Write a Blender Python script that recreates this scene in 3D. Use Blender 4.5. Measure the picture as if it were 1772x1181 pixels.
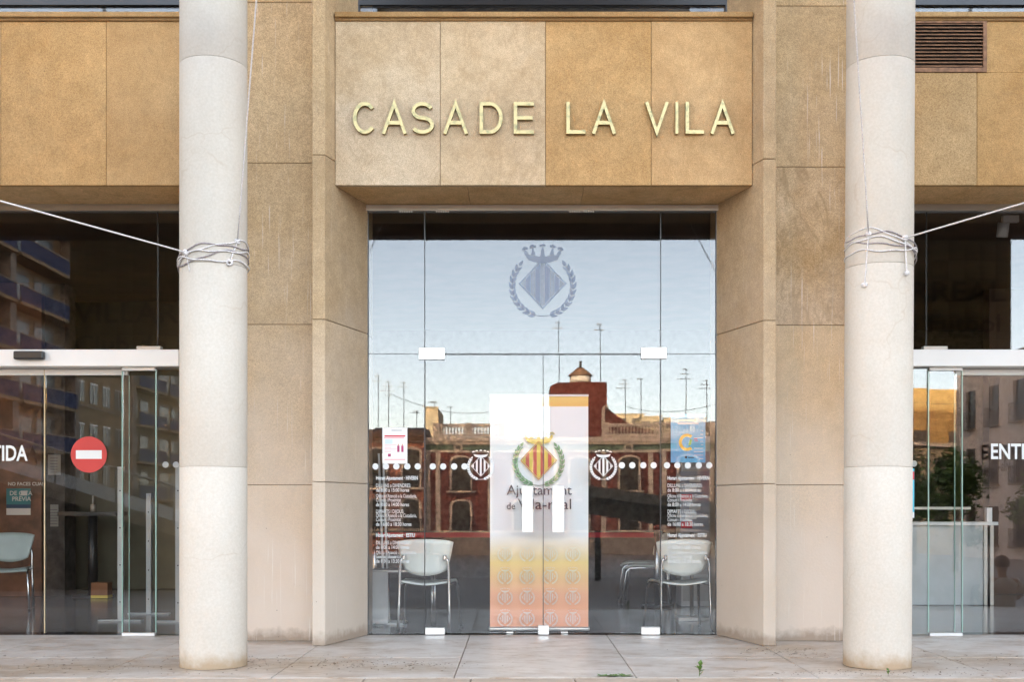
import bpy, math, random
from mathutils import Vector, Matrix
random.seed(7)
R = math.radians
sc = bpy.context.scene
for o in list(bpy.data.objects): bpy.data.objects.remove(o)
COL = sc.collection

# ------------------------------------------------------------------ camera
F, PX, PY, DG, CX, CZ = 1950.0, 895.0, 878.0, 9.75, -0.215, 1.11   # focal (px of 1772 wide), principal point, metres to the glass, camera x, z
cam_d = bpy.data.cameras.new('camera'); cam = bpy.data.objects.new('camera', cam_d); COL.objects.link(cam)
cam.location = (CX, -DG, CZ); cam.rotation_euler = (R(90), 0, 0)
cam_d.sensor_fit = 'HORIZONTAL'; cam_d.sensor_width = 36; cam_d.lens = F / 1772 * 36
cam_d.shift_x = -(PX - 886) / 1772; cam_d.shift_y = (PY - 590.5) / 1772
cam_d.clip_start = 0.05; cam_d.clip_end = 3000
sc.camera = cam
# ------------------------------------------------------------------ sky, sun, exposure
SUN_EL, SUN_AZ = R(10), R(12)          # low sun behind the town hall, a little to its left
w = bpy.data.worlds.new('World'); sc.world = w; w.use_nodes = True
nt = w.node_tree; nt.nodes.clear()
sky = nt.nodes.new('ShaderNodeTexSky'); sky.sky_type = 'NISHITA'; sky.sun_disc = False
sky.sun_elevation = SUN_EL; sky.sun_rotation = -SUN_AZ
sky.air_density = 0.35; sky.dust_density = 1.75; sky.ozone_density = 1.0
bg = nt.nodes.new('ShaderNodeBackground'); bg.inputs[1].default_value = 0.15
ow = nt.nodes.new('ShaderNodeOutputWorld')
wb_ = nt.nodes.new('ShaderNodeMix'); wb_.data_type = 'RGBA'; wb_.blend_type = 'MULTIPLY'; wb_.inputs['Factor'].default_value = 1
wb_.inputs['B'].default_value = (1.47, 1.0, .615, 1)       # camera white balance for open shade, the same over the whole sky
nt.links.new(sky.outputs[0], wb_.inputs['A']); nt.links.new(wb_.outputs['Result'], bg.inputs[0]); nt.links.new(bg.outputs[0], ow.inputs[0])
sd = bpy.data.lights.new('sun', 'SUN'); sd.energy = 2.0; sd.angle = R(0.5); sd.color = (1, .86, .62)
sun = bpy.data.objects.new('sun', sd); COL.objects.link(sun)
sdir = Vector((-math.sin(SUN_AZ) * math.cos(SUN_EL), math.cos(SUN_AZ) * math.cos(SUN_EL), math.sin(SUN_EL)))
sun.rotation_euler = sdir.to_track_quat('Z', 'Y').to_euler()
sc.view_settings.view_transform = 'Standard'; sc.view_settings.look = 'None'
sc.view_settings.gamma = 1; sc.view_settings.use_curve_mapping = False
sc.view_settings.exposure = 4.64
sc.render.engine = 'CYCLES'
sc.cycles.max_bounces = 6; sc.cycles.diffuse_bounces = 3; sc.cycles.glossy_bounces = 4; sc.cycles.transparent_max_bounces = 16
sc.cycles.caustics_reflective = False; sc.cycles.caustics_refractive = False
sc.cycles.sample_clamp_indirect = 6
sc.cycles.use_denoising = True

# ------------------------------------------------------------------ helpers
def P(px, py, Y):                      # a point at depth plane Y seen at a photo pixel
    d = DG + Y
    return (CX + (px - PX) * d / F, Y, CZ - (py - PY) * d / F)
def X_(px, Y=0): return P(px, 0, Y)[0]
def Z_(py, Y=0): return P(0, py, Y)[2]
def V(px, py, D):                      # the same for something that stands D in front of the glass and is seen mirrored in it
    d = DG + D
    return (CX + (px - PX) * d / F, -D, CZ - (py - PY) * d / F)

def tag(o, label=None, cat=None, group=None, kind=None):
    if label: o['label'] = label
    if cat: o['category'] = cat
    if group: o['group'] = group
    if kind: o['kind'] = kind
    return o
def empty(name, loc=(0, 0, 0), parent=None, rz=0):
    o = bpy.data.objects.new(name, None); COL.objects.link(o)
    o.location = loc; o.rotation_euler[2] = rz; o.empty_display_size = .1
    if parent: o.parent = parent
    return o
class MB:
    def __init__(s): s.v = []; s.f = []; s.sm = []
    def add(s, vs, fs, smooth=False):
        n = len(s.v); s.v += [tuple(v) for v in vs]
        for f in fs: s.f.append([i + n for i in f]); s.sm.append(smooth)
        return s
    def box(s, x0, x1, y0, y1, z0, z1):
        x0, x1 = min(x0, x1), max(x0, x1); y0, y1 = min(y0, y1), max(y0, y1); z0, z1 = min(z0, z1), max(z0, z1)
        return s.add([(x0,y0,z0),(x1,y0,z0),(x1,y1,z0),(x0,y1,z0),(x0,y0,z1),(x1,y0,z1),(x1,y1,z1),(x0,y1,z1)],
              [(0,3,2,1),(4,5,6,7),(0,1,5,4),(1,2,6,5),(2,3,7,6),(3,0,4,7)])
    def prism(s, poly, a, b, axis='z'):     # poly of (u,v); extruded along axis from a to b
        n = len(poly)
        area = sum(poly[i][0]*poly[(i+1)%n][1]-poly[(i+1)%n][0]*poly[i][1] for i in range(n))
        if area < 0: poly = poly[::-1]
        def p(u, v, t): return {'z': (u, v, t), 'y': (u, t, v), 'x': (t, u, v)}[axis]
        vs = [p(u, v, a) for u, v in poly] + [p(u, v, b) for u, v in poly]
        fs = [tuple(range(n))[::-1], tuple(range(n, 2*n))] + [(i, (i+1)%n, n+(i+1)%n, n+i) for i in range(n)]
        if axis == 'y': fs = [f[::-1] for f in fs]
        return s.add(vs, fs)
    def cyl(s, c, r, z0, z1, n=24, r1=None, smooth=True):
        r1 = r if r1 is None else r1
        vs = [(c[0]+r*math.cos(2*math.pi*i/n), c[1]+r*math.sin(2*math.pi*i/n), z0) for i in range(n)]
        vs += [(c[0]+r1*math.cos(2*math.pi*i/n), c[1]+r1*math.sin(2*math.pi*i/n), z1) for i in range(n)]
        s.add(vs, [(i, (i+1)%n, n+(i+1)%n, n+i) for i in range(n)], smooth)
        m = len(s.v) - 2*n
        s.f.append([m+i for i in range(n)][::-1]); s.sm.append(False)
        s.f.append([m+n+i for i in range(n)]); s.sm.append(False)
        return s
    def tube(s, pts, r, n=8, closed=False):
        pts = [Vector(p) for p in pts]; k = len(pts); vs = []
        up = Vector((0.13, 0.21, 1)).normalized(); prev = None
        for i, p in enumerate(pts):
            if closed: t = pts[(i+1)%k] - pts[i-1]
            else: t = pts[min(i+1, k-1)] - pts[max(i-1, 0)]
            t.normalize()
            a = (prev - t * prev.dot(t)) if prev is not None else t.cross(up)
            if a.length < 1e-4: a = t.cross(Vector((1, 0.3, 0)))
            a.normalize(); prev = a; b = t.cross(a)
            rr = r[i] if isinstance(r, (list, tuple)) else r
            for j in range(n):
                q = 2*math.pi*j/n; vs.append(p + a*math.cos(q)*rr + b*math.sin(q)*rr)
        fs = []
        for i in range(k if closed else k-1):
            for j in range(n):
                fs.append((i*n+j, i*n+(j+1)%n, ((i+1)%k)*n+(j+1)%n, ((i+1)%k)*n+j))
        if not closed: fs += [tuple(range(n))[::-1], tuple((k-1)*n+j for j in range(n))]
        return s.add(vs, fs, True)
    def quad(s, a, b, c, d): return s.add([a, b, c, d], [(0, 1, 2, 3)])
    def ribbon(s, pts, wd, y0, y1, closed=False):   # flat stroke in x,z of width wd, solid from y0 (front) to y1
        k = len(pts); L = []; Rr = []
        for i, p in enumerate(pts):
            a = Vector(pts[i-1]) if (i > 0 or closed) else None; b = Vector(pts[(i+1)%k]) if (i < k-1 or closed) else None
            p = Vector(p)
            d1 = (p-a).normalized() if a is not None else (b-p).normalized(); d2 = (b-p).normalized() if b is not None else d1
            n1 = Vector((-d1.y, d1.x)); n2 = Vector((-d2.y, d2.x)); m = (n1+n2)
            m = m.normalized() if m.length > 1e-5 else n1
            q = wd/2/max(.35, m.dot(n1)); L.append(p+m*q); Rr.append(p-m*q)
        rng = range(k if closed else k-1)
        for i in rng:
            j = (i+1) % k
            vs = [(v.x, y, v.y) for y in (y0, y1) for v in (Rr[i], Rr[j], L[j], L[i])]
            fs = [(0,1,2,3), (7,6,5,4), (0,4,5,1), (2,6,7,3)]
            if not closed and i == 0: fs.append((0,3,7,4))
            if not closed and i == k-2: fs.append((1,5,6,2))
            s.add(vs, fs)
        return s
    def mesh(s, name):
        m = bpy.data.meshes.new(name); m.from_pydata([tuple(v) for v in s.v], [], s.f)
        m.polygons.foreach_set('use_smooth', s.sm); m.validate(); m.update(); return m
    def build(s, name, mat, parent=None, loc=None, color=None):
        o = bpy.data.objects.new(name, s.mesh(name)); COL.objects.link(o)
        if mat: o.data.materials.append(mat)
        if parent: o.parent = parent
        if loc: o.location = loc
        if color: o.color = (*color, 1)
        return o
def bevel(o, wd=.004, seg=1):
    m = o.modifiers.new('bevel', 'BEVEL'); m.width = wd; m.segments = seg; m.limit_method = 'ANGLE'; m.angle_limit = R(40)
    return o
def box(name, mat, parent, *a, color=None): return MB().box(*a).build(name, mat, parent, color=color)
def copy_tree(o, parent=None):
    c = o.copy(); COL.objects.link(c); c.parent = parent
    for ch in list(o.children): copy_tree(ch, c)
    return c

# ------------------------------------------------------------------ materials
def new_mat(name):
    m = bpy.data.materials.new(name); m.use_nodes = True
    n = m.node_tree.nodes; return m, m.node_tree, n, n['Principled BSDF']
def N(t, typ, **kw):
    n = t.nodes.new(typ)
    for k, v in kw.items():
        if k.startswith('i_'): n.inputs[int(k[2:])].default_value = v
        else: setattr(n, k, v)
    return n
def noise(t, vec, scale, detail=4, rough=.55, dist=0):
    n = N(t, 'ShaderNodeTexNoise'); n.inputs['Scale'].default_value = scale; n.inputs['Detail'].default_value = detail
    n.inputs['Roughness'].default_value = rough; n.inputs['Distortion'].default_value = dist
    t.links.new(vec, n.inputs['Vector']); return n.outputs['Fac']
def ramp(t, fac, stops):
    n = N(t, 'ShaderNodeValToRGB'); e = n.color_ramp.elements
    while len(e) < len(stops): e.new(.5)
    for el, (p, c) in zip(e, stops):
        el.position = p; el.color = (*c, 1) if len(c) == 3 else c
    t.links.new(fac, n.inputs[0]); return n.outputs[0]
def mix(t, fac, a, b, typ='MIX'):
    n = N(t, 'ShaderNodeMix', data_type='RGBA', blend_type=typ)
    for sock, v in ((n.inputs['Factor'], fac), (n.inputs['A'], a), (n.inputs['B'], b)):
        if isinstance(v, (int, float)): sock.default_value = v
        elif isinstance(v, tuple): sock.default_value = (*v, 1)
        else: t.links.new(v, sock)
    return n.outputs['Result']
def maths(t, op, a, b=0.0, clamp=False):
    n = N(t, 'ShaderNodeMath', operation=op, use_clamp=clamp)
    for i, v in enumerate((a, b)):
        if isinstance(v, (int, float)): n.inputs[i].default_value = v
        else: t.links.new(v, n.inputs[i])
    return n.outputs[0]
def coords(t, rnd=True):
    tc = N(t, 'ShaderNodeTexCoord'); v = tc.outputs['Object']
    if rnd:
        oi = N(t, 'ShaderNodeObjectInfo'); a = N(t, 'ShaderNodeVectorMath', operation='MULTIPLY_ADD')
        cx = N(t, 'ShaderNodeCombineXYZ')
        for i in range(3): t.links.new(oi.outputs['Random'], cx.inputs[i])
        t.links.new(cx.outputs[0], a.inputs[0]); a.inputs[1].default_value = (37, 53, 71); t.links.new(v, a.inputs[2]); v2 = a.outputs[0]
        return v, v2
    return v, v
def bump(t, bs, h, strength=.3, dist=.01):
    b = N(t, 'ShaderNodeBump'); b.inputs['Strength'].default_value = strength; b.inputs['Distance'].default_value = dist
    t.links.new(h, b.inputs['Height']); t.links.new(b.outputs[0], bs.inputs['Normal'])
def stretch(t, v, s):
    m = N(t, 'ShaderNodeMapping'); m.inputs['Scale'].default_value = s; t.links.new(v, m.inputs['Vector']); return m.outputs[0]
def plain(name, c, rough=.5, metal=0, var=.12, vscale=3, spec=.5, bmp=0, bscale=60):
    m, t, n, b = new_mat(name); v, v2 = coords(t)
    f = noise(t, v2, vscale, 5)
    lo = tuple(x*(1-var) for x in c); hi = tuple(min(1, x*(1+var)) for x in c)
    t.links.new(ramp(t, f, [(.3, lo), (.7, hi)]), b.inputs['Base Color'])
    b.inputs['Roughness'].default_value = rough; b.inputs['Metallic'].default_value = metal
    b.inputs['Specular IOR Level'].default_value = spec
    if bmp: bump(t, b, noise(t, v2, bscale, 6), bmp, .004)
    return m
def stone(name, dark, light, streak=0, bleach=None, dirt=True, rough=.82, blotch=.3):
    m, t, n, b = new_mat(name); v, v2 = coords(t)
    big = noise(t, v2, 1.3, 4, .62, .4); mid = noise(t, v2, 9, 4, .65); fine = noise(t, v2, 160, 1, .7); grain = noise(t, v2, 48, 2, .7)
    c = ramp(t, big, [(.28, dark), (.72, light)])
    c = mix(t, .55, c, ramp(t, mid, [(.3, (.78, .76, .73)), (.7, (1.14, 1.13, 1.12))]), 'MULTIPLY')
    c = mix(t, .6, c, ramp(t, grain, [(.3, (.80, .78, .75)), (.7, (1.13, 1.12, 1.10))]), 'MULTIPLY')
    c = mix(t, .7, c, ramp(t, fine, [(.30, (.52, .48, .43)), (.62, (1.2, 1.2, 1.2))]), 'MULTIPLY')
    oi = N(t, 'ShaderNodeObjectInfo'); c = mix(t, 1.0, c, oi.outputs['Color'], 'MULTIPLY')
    sx = N(t, 'ShaderNodeSeparateXYZ'); t.links.new(v, sx.inputs[0])
    vn_ = N(t, 'ShaderNodeTexNoise'); vn_.inputs['Scale'].default_value = 2.4; vn_.inputs['Detail'].default_value = 3; vn_.inputs['Distortion'].default_value = 1.5; t.links.new(stretch(t, v2, (1, 1, .45)), vn_.inputs['Vector'])
    vein = ramp(t, maths(t, 'ABSOLUTE', maths(t, 'SUBTRACT', vn_.outputs['Fac'], .5)), [(.004, (1, 1, 1)), (.022, (0, 0, 0))])
    c = mix(t, maths(t, 'MULTIPLY', vein, blotch*.55), c, tuple(x*.7 for x in dark))
    # orange-brown iron blotches
    bl = ramp(t, noise(t, v2, 3.1, 5, .72, 1.2), [(.56, (0, 0, 0)), (.72, (1, 1, 1))])
    c = mix(t, maths(t, 'MULTIPLY', bl, blotch), c, tuple(x*.62 for x in dark))
    if bleach:          # salt and washing have paled the foot of the wall
        zz = maths(t, 'ADD', sx.outputs[2], maths(t, 'MULTIPLY', maths(t, 'SUBTRACT', noise(t, v, 1.6, 3), .5), 2.2))
        mr = N(t, 'ShaderNodeMapRange'); mr.inputs[1].default_value = .3; mr.inputs[2].default_value = 3.1; mr.inputs[3].default_value = .95; mr.inputs[4].default_value = 0
        t.links.new(zz, mr.inputs[0]); c = mix(t, mr.outputs[0], c, bleach)
        zb = maths(t, 'ADD', sx.outputs[2], maths(t, 'MULTIPLY', noise(t, v, 14, 3), -.13))
        mr2 = N(t, 'ShaderNodeMapRange'); mr2.inputs[1].default_value = -.03; mr2.inputs[2].default_value = .05; mr2.inputs[3].default_value = .75; mr2.inputs[4].default_value = 0
        t.links.new(zb, mr2.inputs[0]); c = mix(t, mr2.outputs[0], c, (.25, .19, .14))
    if streak:
        s1 = noise(t, stretch(t, v, (75, 75, 1.6)), 1.0, 3, .6); s2 = noise(t, stretch(t, v, (1.4, 1.4, .7)), 1.7, 3)
        q = maths(t, 'MULTIPLY', ramp(t, s1, [(.62, (0, 0, 0)), (.70, (1, 1, 1))]), ramp(t, s2, [(.42, (0, 0, 0)), (.6, (1, 1, 1))]))
        c = mix(t, maths(t, 'MULTIPLY', q, streak), c, (.72, .69, .64))
    if dirt:            # small dark pits and scratches
        pv = N(t, 'ShaderNodeTexVoronoi'); pv.inputs['Scale'].default_value = 7; t.links.new(v2, pv.inputs['Vector'])
        pit = ramp(t, pv.outputs['Distance'], [(.018, (1, 1, 1)), (.035, (0, 0, 0))])
        c = mix(t, maths(t, 'MULTIPLY', pit, .75), c, (.07, .05, .035))
    t.links.new(c, b.inputs['Base Color']); b.inputs['Roughness'].default_value = rough
    b.inputs['Specular IOR Level'].default_value = .25
    bump(t, b, grain, .3, .006)
    return m
M = {}
M['stone'] = stone('sandstone', (0.377, 0.242, 0.111), (0.476, 0.336, 0.180))
M['pier'] = stone('pier sandstone', (0.53, 0.39, 0.225), (0.62, 0.485, 0.32), streak=.8, bleach=(0.63, 0.55, 0.475))
M['mottled'] = stone('mottled sandstone', (0.426, 0.295, 0.156), (0.607, 0.492, 0.353), streak=.6, bleach=(0.574, 0.512, 0.455), blotch=.85)
M['strip'] = stone('pilaster sandstone', (0.425, 0.315, 0.19), (0.51, 0.395, 0.262), streak=.25, bleach=(0.508, 0.443, 0.377))
M['joint'] = plain('joint mortar', (.20, .135, .075), .95)
M['column'] = None; M['coljoint'] = plain('pale mortar', (0.344, 0.295, 0.230), .95)
def column_mat():
    m, t, n, b = new_mat('cream limestone'); v, v2 = coords(t)
    c = ramp(t, noise(t, v2, 1.8, 6, .6, .5), [(.3, (.505, .462, .405)), (.7, (.55, .517, .466))])
    c = mix(t, .5, c, ramp(t, noise(t, v2, 60, 4, .7), [(.35, (.86, .84, .8)), (.65, (1.06, 1.06, 1.06))]), 'MULTIPLY')
    vo = N(t, 'ShaderNodeTexVoronoi', feature='DISTANCE_TO_EDGE'); vo.inputs['Scale'].default_value = 1.1
    dv = N(t, 'ShaderNodeVectorMath', operation='ADD'); t.links.new(v2, dv.inputs[0])
    nz = N(t, 'ShaderNodeTexNoise'); nz.inputs['Scale'].default_value = 5; t.links.new(v2, nz.inputs['Vector'])
    sc_ = N(t, 'ShaderNodeVectorMath', operation='SCALE'); sc_.inputs['Scale'].default_value = .25; t.links.new(nz.outputs['Color'], sc_.inputs[0])
    t.links.new(sc_.outputs[0], dv.inputs[1]); t.links.new(dv.outputs[0], vo.inputs['Vector'])
    ck = ramp(t, vo.outputs['Distance'], [(.002, (1, 1, 1)), (.006, (0, 0, 0))])
    ck = maths(t, 'MULTIPLY', ck, ramp(t, noise(t, v2, 2.0, 2), [(.5, (0, 0, 0)), (.6, (1, 1, 1))]))
    c = mix(t, maths(t, 'MULTIPLY', ck, .28), c, (.36, .27, .18))
    sx = N(t, 'ShaderNodeSeparateXYZ'); t.links.new(v, sx.inputs[0])
    zb = maths(t, 'ADD', sx.outputs[2], maths(t, 'MULTIPLY', noise(t, v, 11, 5), -.16))
    mr = N(t, 'ShaderNodeMapRange'); mr.inputs[1].default_value = -.06; mr.inputs[2].default_value = .03; mr.inputs[3].default_value = .8; mr.inputs[4].default_value = 0
    t.links.new(zb, mr.inputs[0]); c = mix(t, mr.outputs[0], c, (.34, .24, .14))
    t.links.new(c, b.inputs['Base Color']); b.inputs['Roughness'].default_value = .7; b.inputs['Specular IOR Level'].default_value = .3
    bump(t, b, noise(t, v2, 70, 5, .7), .18, .004)
    return m
M['column'] = column_mat()
def floor_mat(name, a, bb, rough, dirtc, amt, spots=()):
    m, t, n, b = new_mat(name); v, v2 = coords(t)
    c = ramp(t, noise(t, v2, 2.2, 6, .6), [(.3, a), (.7, bb)])
    c = mix(t, .5, c, ramp(t, noise(t, v2, 180, 3, .7), [(.35, (.8, .78, .76)), (.65, (1.1, 1.1, 1.1))]), 'MULTIPLY')
    s = ramp(t, noise(t, stretch(t, v, (1, 2.2, 1)), 1.9, 8, .72, .8), [(.47, (0, 0, 0)), (.62, (1, 1, 1))])
    s2 = ramp(t, noise(t, stretch(t, v, (3, 9, 1)), 3.2, 5, .8), [(.46, (0, 0, 0)), (.6, (1, 1, 1))])
    c = mix(t, maths(t, 'MULTIPLY', maths(t, 'MULTIPLY', s, s2), amt), c, dirtc)
    c = mix(t, maths(t, 'MULTIPLY', s, amt*.35), c, tuple(x*1.7 for x in dirtc))
    tot = None                      # washed-out earth lying in patches round the column feet and pier corners
    for (sx_, sy_, sr) in spots:
        d = N(t, 'ShaderNodeVectorMath', operation='DISTANCE'); t.links.new(stretch(t, v, (1, 1.6, 0)), d.inputs[0]); d.inputs[1].default_value = (sx_, sy_*1.6, 0)
        g = N(t, 'ShaderNodeMapRange'); g.inputs[1].default_value = sr*.35; g.inputs[2].default_value = sr*1.3; g.inputs[3].default_value = 1; g.inputs[4].default_value = 0; t.links.new(d.outputs['Value'], g.inputs[0])
        tot = g.outputs[0] if tot is None else maths(t, 'MAXIMUM', tot, g.outputs[0])
    if tot is not None:
        pn_ = ramp(t, noise(t, stretch(t, v, (2.5, 7, 1)), 2.6, 5, .75, .6), [(.40, (0, 0, 0)), (.62, (1, 1, 1))])
        c = mix(t, maths(t, 'MULTIPLY', maths(t, 'MULTIPLY', tot, pn_), .9), c, dirtc)
        c = mix(t, maths(t, 'MULTIPLY', tot, .4), c, (.40, .30, .20))
    t.links.new(c, b.inputs['Base Color'])
    r = ramp(t, noise(t, v2, 5, 4), [(.3, (rough-.08,)*3), (.7, (rough+.12,)*3)]); t.links.new(r, b.inputs['Roughness'])
    bump(t, b, noise(t, v2, 120, 4), .08, .003)
    return m
M['slab'] = floor_mat('porch slab', (0.451, 0.402, 0.361), (0.533, 0.484, 0.439), .36, (0.197, 0.131, 0.078), 1.0, ((-1.75, -1.85, .6), (3.05, -1.6, .6), (1.8, -1.0, .4), (-2.34, -1.95, .42), (2.32, -1.95, .42), (-1.05, -2.0, .4), (-3.4, -2.0, .6)))
M['nosing'] = floor_mat('step nosing', (0.426, 0.344, 0.271), (0.508, 0.426, 0.344), .6, (0.164, 0.115, 0.074), .6)
M['plaza'] = floor_mat('plaza paving', (0.246, 0.221, 0.205), (0.328, 0.303, 0.283), .6, (0.066, 0.049, 0.041), .5)
M['lobby'] = plain('lobby polished stone', (.12, .10, .09), .16, var=.3, vscale=2)
M['wood'] = plain('dark ceiling boards', (.07, .04, .025), .5, var=.4)
M['marble'] = plain('brown marble', (.12, .056, .035), .55, var=.6, vscale=4)
M['darkmarble'] = plain('black veined marble', (.03, .028, .027), .75, var=.8, vscale=9)
M['olive'] = plain('olive partition', (.16, .14, .09), .7)
M['plaster'] = plain('white plaster', (.55, .54, .52), .8)
M['alu'] = plain('grey anodised aluminium', (.42, .40, .37), .4, .7, var=.08)
M['white'] = plain('white lacquered metal', (.70, .70, .69), .35, var=.03)
M['steel'] = plain('brushed steel', (.72, .71, .69), .3, .9, var=.08, vscale=14)
M['chrome'] = plain('satin tube', (.66, .67, .68), .22, .95, var=.05)
M['black'] = plain('black plastic', (.015, .015, .016), .35)
M['frame'] = plain('dark window frame', (.012, .013, .018), .3)
M['rust'] = plain('rusty brown louvre', (.20, .10, .05), .6, .3, var=.45, vscale=18, bmp=.3)
M['gasket'] = plain('bronze gasket', (.42, .36, .23), .4, .4)
M['greenedge'] = plain('green glass edge', (.30, .46, .40), .12, var=.15)
M['seatplastic'] = plain('pale plastic', (.82, .84, .78), .38, var=.03)
M['redbelt'] = plain('red webbing', (.42, .03, .04), .7)
M['rope'] = plain('white braided rope', (.64, .62, .62), .8, var=.25, vscale=120, bmp=.6, bscale=300)
M['cord'] = plain('dark braided cord', (.27, .24, .25), .8, var=.4, vscale=90)
M['vinyl'] = plain('white vinyl', (.62, .64, .64), .5, var=.01)
M['paper'] = plain('paper', (.80, .79, .78), .6, var=.02)
M['redsign'] = plain('red sign vinyl', (.44, .022, .02), .45, var=.04)
M['ink'] = plain('black ink', (.05, .05, .06), .6)
M['leaf'] = plain('green leaf', (.09, .17, .03), .5, var=.35, vscale=30)
M['bark'] = plain('bark', (.10, .075, .05), .9)
def brass():
    m, t, n, b = new_mat('weathered brass'); v, v2 = coords(t)
    f = ramp(t, noise(t, v, 26, 6, .7), [(.5, (0, 0, 0)), (.68, (1, 1, 1))])
    t.links.new(mix(t, f, (.40, .33, .175), (.21, .22, .11)), b.inputs['Base Color'])
    t.links.new(mix(t, f, (1, 1, 1), (.15, .15, .15)), b.inputs['Metallic'])
    b.inputs['Roughness'].default_value = .42; bump(t, b, noise(t, v, 60, 4), .15, .003); return m
M['brass'] = brass()
def glass(name, refl=.15, tint=(.992, .997, .994)):
    m, t, n, b = new_mat(name); n.remove(b)
    out = n['Material Output']; tr = N(t, 'ShaderNodeBsdfTransparent'); tr.inputs[0].default_value = (*tint, 1)
    gl = N(t, 'ShaderNodeBsdfGlossy'); gl.inputs['Roughness'].default_value = 0; gl.inputs[0].default_value = (.97, .98, 1, 1)
    fr = N(t, 'ShaderNodeFresnel'); fr.inputs[0].default_value = 1.5
    f = maths(t, 'ADD', fr.outputs[0], refl - .04, True)
    mx = N(t, 'ShaderNodeMixShader'); t.links.new(f, mx.inputs[0]); t.links.new(tr.outputs[0], mx.inputs[1]); t.links.new(gl.outputs[0], mx.inputs[2])
    tc = N(t, 'ShaderNodeTexCoord'); bp = N(t, 'ShaderNodeBump'); bp.inputs['Strength'].default_value = 1; bp.inputs['Distance'].default_value = .00022
    t.links.new(noise(t, stretch(t, tc.outputs['Object'], (1.1, 1, 1.7)), 1.0, 1), bp.inputs['Height']); t.links.new(bp.outputs[0], gl.inputs['Normal'])   # float glass is never quite flat
    t.links.new(mx.outputs[0], out.inputs[0]); return m
M['glass'] = glass('clear shop glass', .043)
M['farglass'] = plain('far window glass', (.025, .028, .03), .35)
def frosted():
    m, t, n, b = new_mat('frosted vinyl'); out = n['Material Output']
    b.inputs['Base Color'].default_value = (.24, .29, .40, 1); b.inputs['Roughness'].default_value = .6
    tr = N(t, 'ShaderNodeBsdfTransparent'); mx = N(t, 'ShaderNodeMixShader')
    oi = N(t, 'ShaderNodeObjectInfo'); sp = N(t, 'ShaderNodeSeparateColor'); t.links.new(oi.outputs['Color'], sp.inputs[0])
    t.links.new(sp.outputs[0], mx.inputs[0]); t.links.new(tr.outputs[0], mx.inputs[1]); t.links.new(b.outputs[0], mx.inputs[2])
    t.links.new(mx.outputs[0], out.inputs[0]); return m
M['frosted'] = frosted()
def col(name, c, rough=.7, **k):
    if name not in M: M[name] = plain(name, c, rough, **k)
    return M[name]
def rollup_mat(z0, z1):
    m, t, n, b = new_mat('printed roll-up fabric'); tc = N(t, 'ShaderNodeTexCoord'); sx = N(t, 'ShaderNodeSeparateXYZ')
    t.links.new(tc.outputs['Object'], sx.inputs[0])
    mr = N(t, 'ShaderNodeMapRange'); mr.inputs[1].default_value = z0; mr.inputs[2].default_value = z1; t.links.new(sx.outputs[2], mr.inputs[0])
    W = (.92, .93, .94)
    c = ramp(t, mr.outputs[0], [(0, (.84, .36, .20)), (.14, (.84, .42, .24)), (.28, (.84, .62, .22)), (.40, W), (.955, W), (.956, (.85, .50, .10)), (1, (.88, .6, .16))])
    t.links.new(c, b.inputs['Base Color']); b.inputs['Roughness'].default_value = .5
    bump(t, b, noise(t, stretch(t, tc.outputs['Object'], (3, 3, .6)), 2, 2), .15, .02)
    return m

# ------------------------------------------------------------------ ground (setting)
plaza = MB().add([(-160, -2.62, -.42), (160, -2.62, -.42), (160, -170, -4.9), (-160, -170, -4.9)], [(0, 3, 2, 1)]).build('plaza_paving', M['plaza'])
tag(plaza, 'dark paved plaza sloping away from the town hall', None, None, 'structure')
pf = MB().box(-9.2, 9.2, -2.44, .02, -.42, -.012).build('porch_floor', M['joint']); tag(pf, 'stone slab floor of the porch', None, None, 'structure')
xs = [-9.2, -7.74, -6.55, -5.37, -4.18, -3.0, -1.81, -.625, .56, 1.745, 2.93, 4.11, 5.3, 6.48, 7.67, 9.2]
ys = [(-.285, .02), (-1.46, -.292), (-2.44, -1.467)]
for j, (y0, y1) in enumerate(ys):
    for i in range(len(xs)-1):
        dz = random.uniform(-.0012, .0012); k = random.uniform(.92, 1.06)
        o = MB().box(xs[i]+.003, xs[i+1]-.003, y0, y1, -.05, dz).build('slab', M['slab'], pf); bevel(o, .003)
st = MB().box(-9.2, 9.2, -2.62, -2.445, -.42, -.02).build('porch_step', M['joint']); tag(st, 'pale stone step edge along the porch', None, None, 'structure')
nx = [-9.2] + [X_(p, -2.5) for p in (-560, -240, 40, 198, 630, 815, 995, 1172, 1350, 1530, 1720, 1990, 2290)] + [9.2]
for i in range(len(nx)-1):
    bevel(MB().box(nx[i]+.003, nx[i+1]-.003, -2.66, -2.446, -.06, -.002+random.uniform(-.001, .001)).build('nosing_stone', M['nosing'], st), .006)

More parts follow.
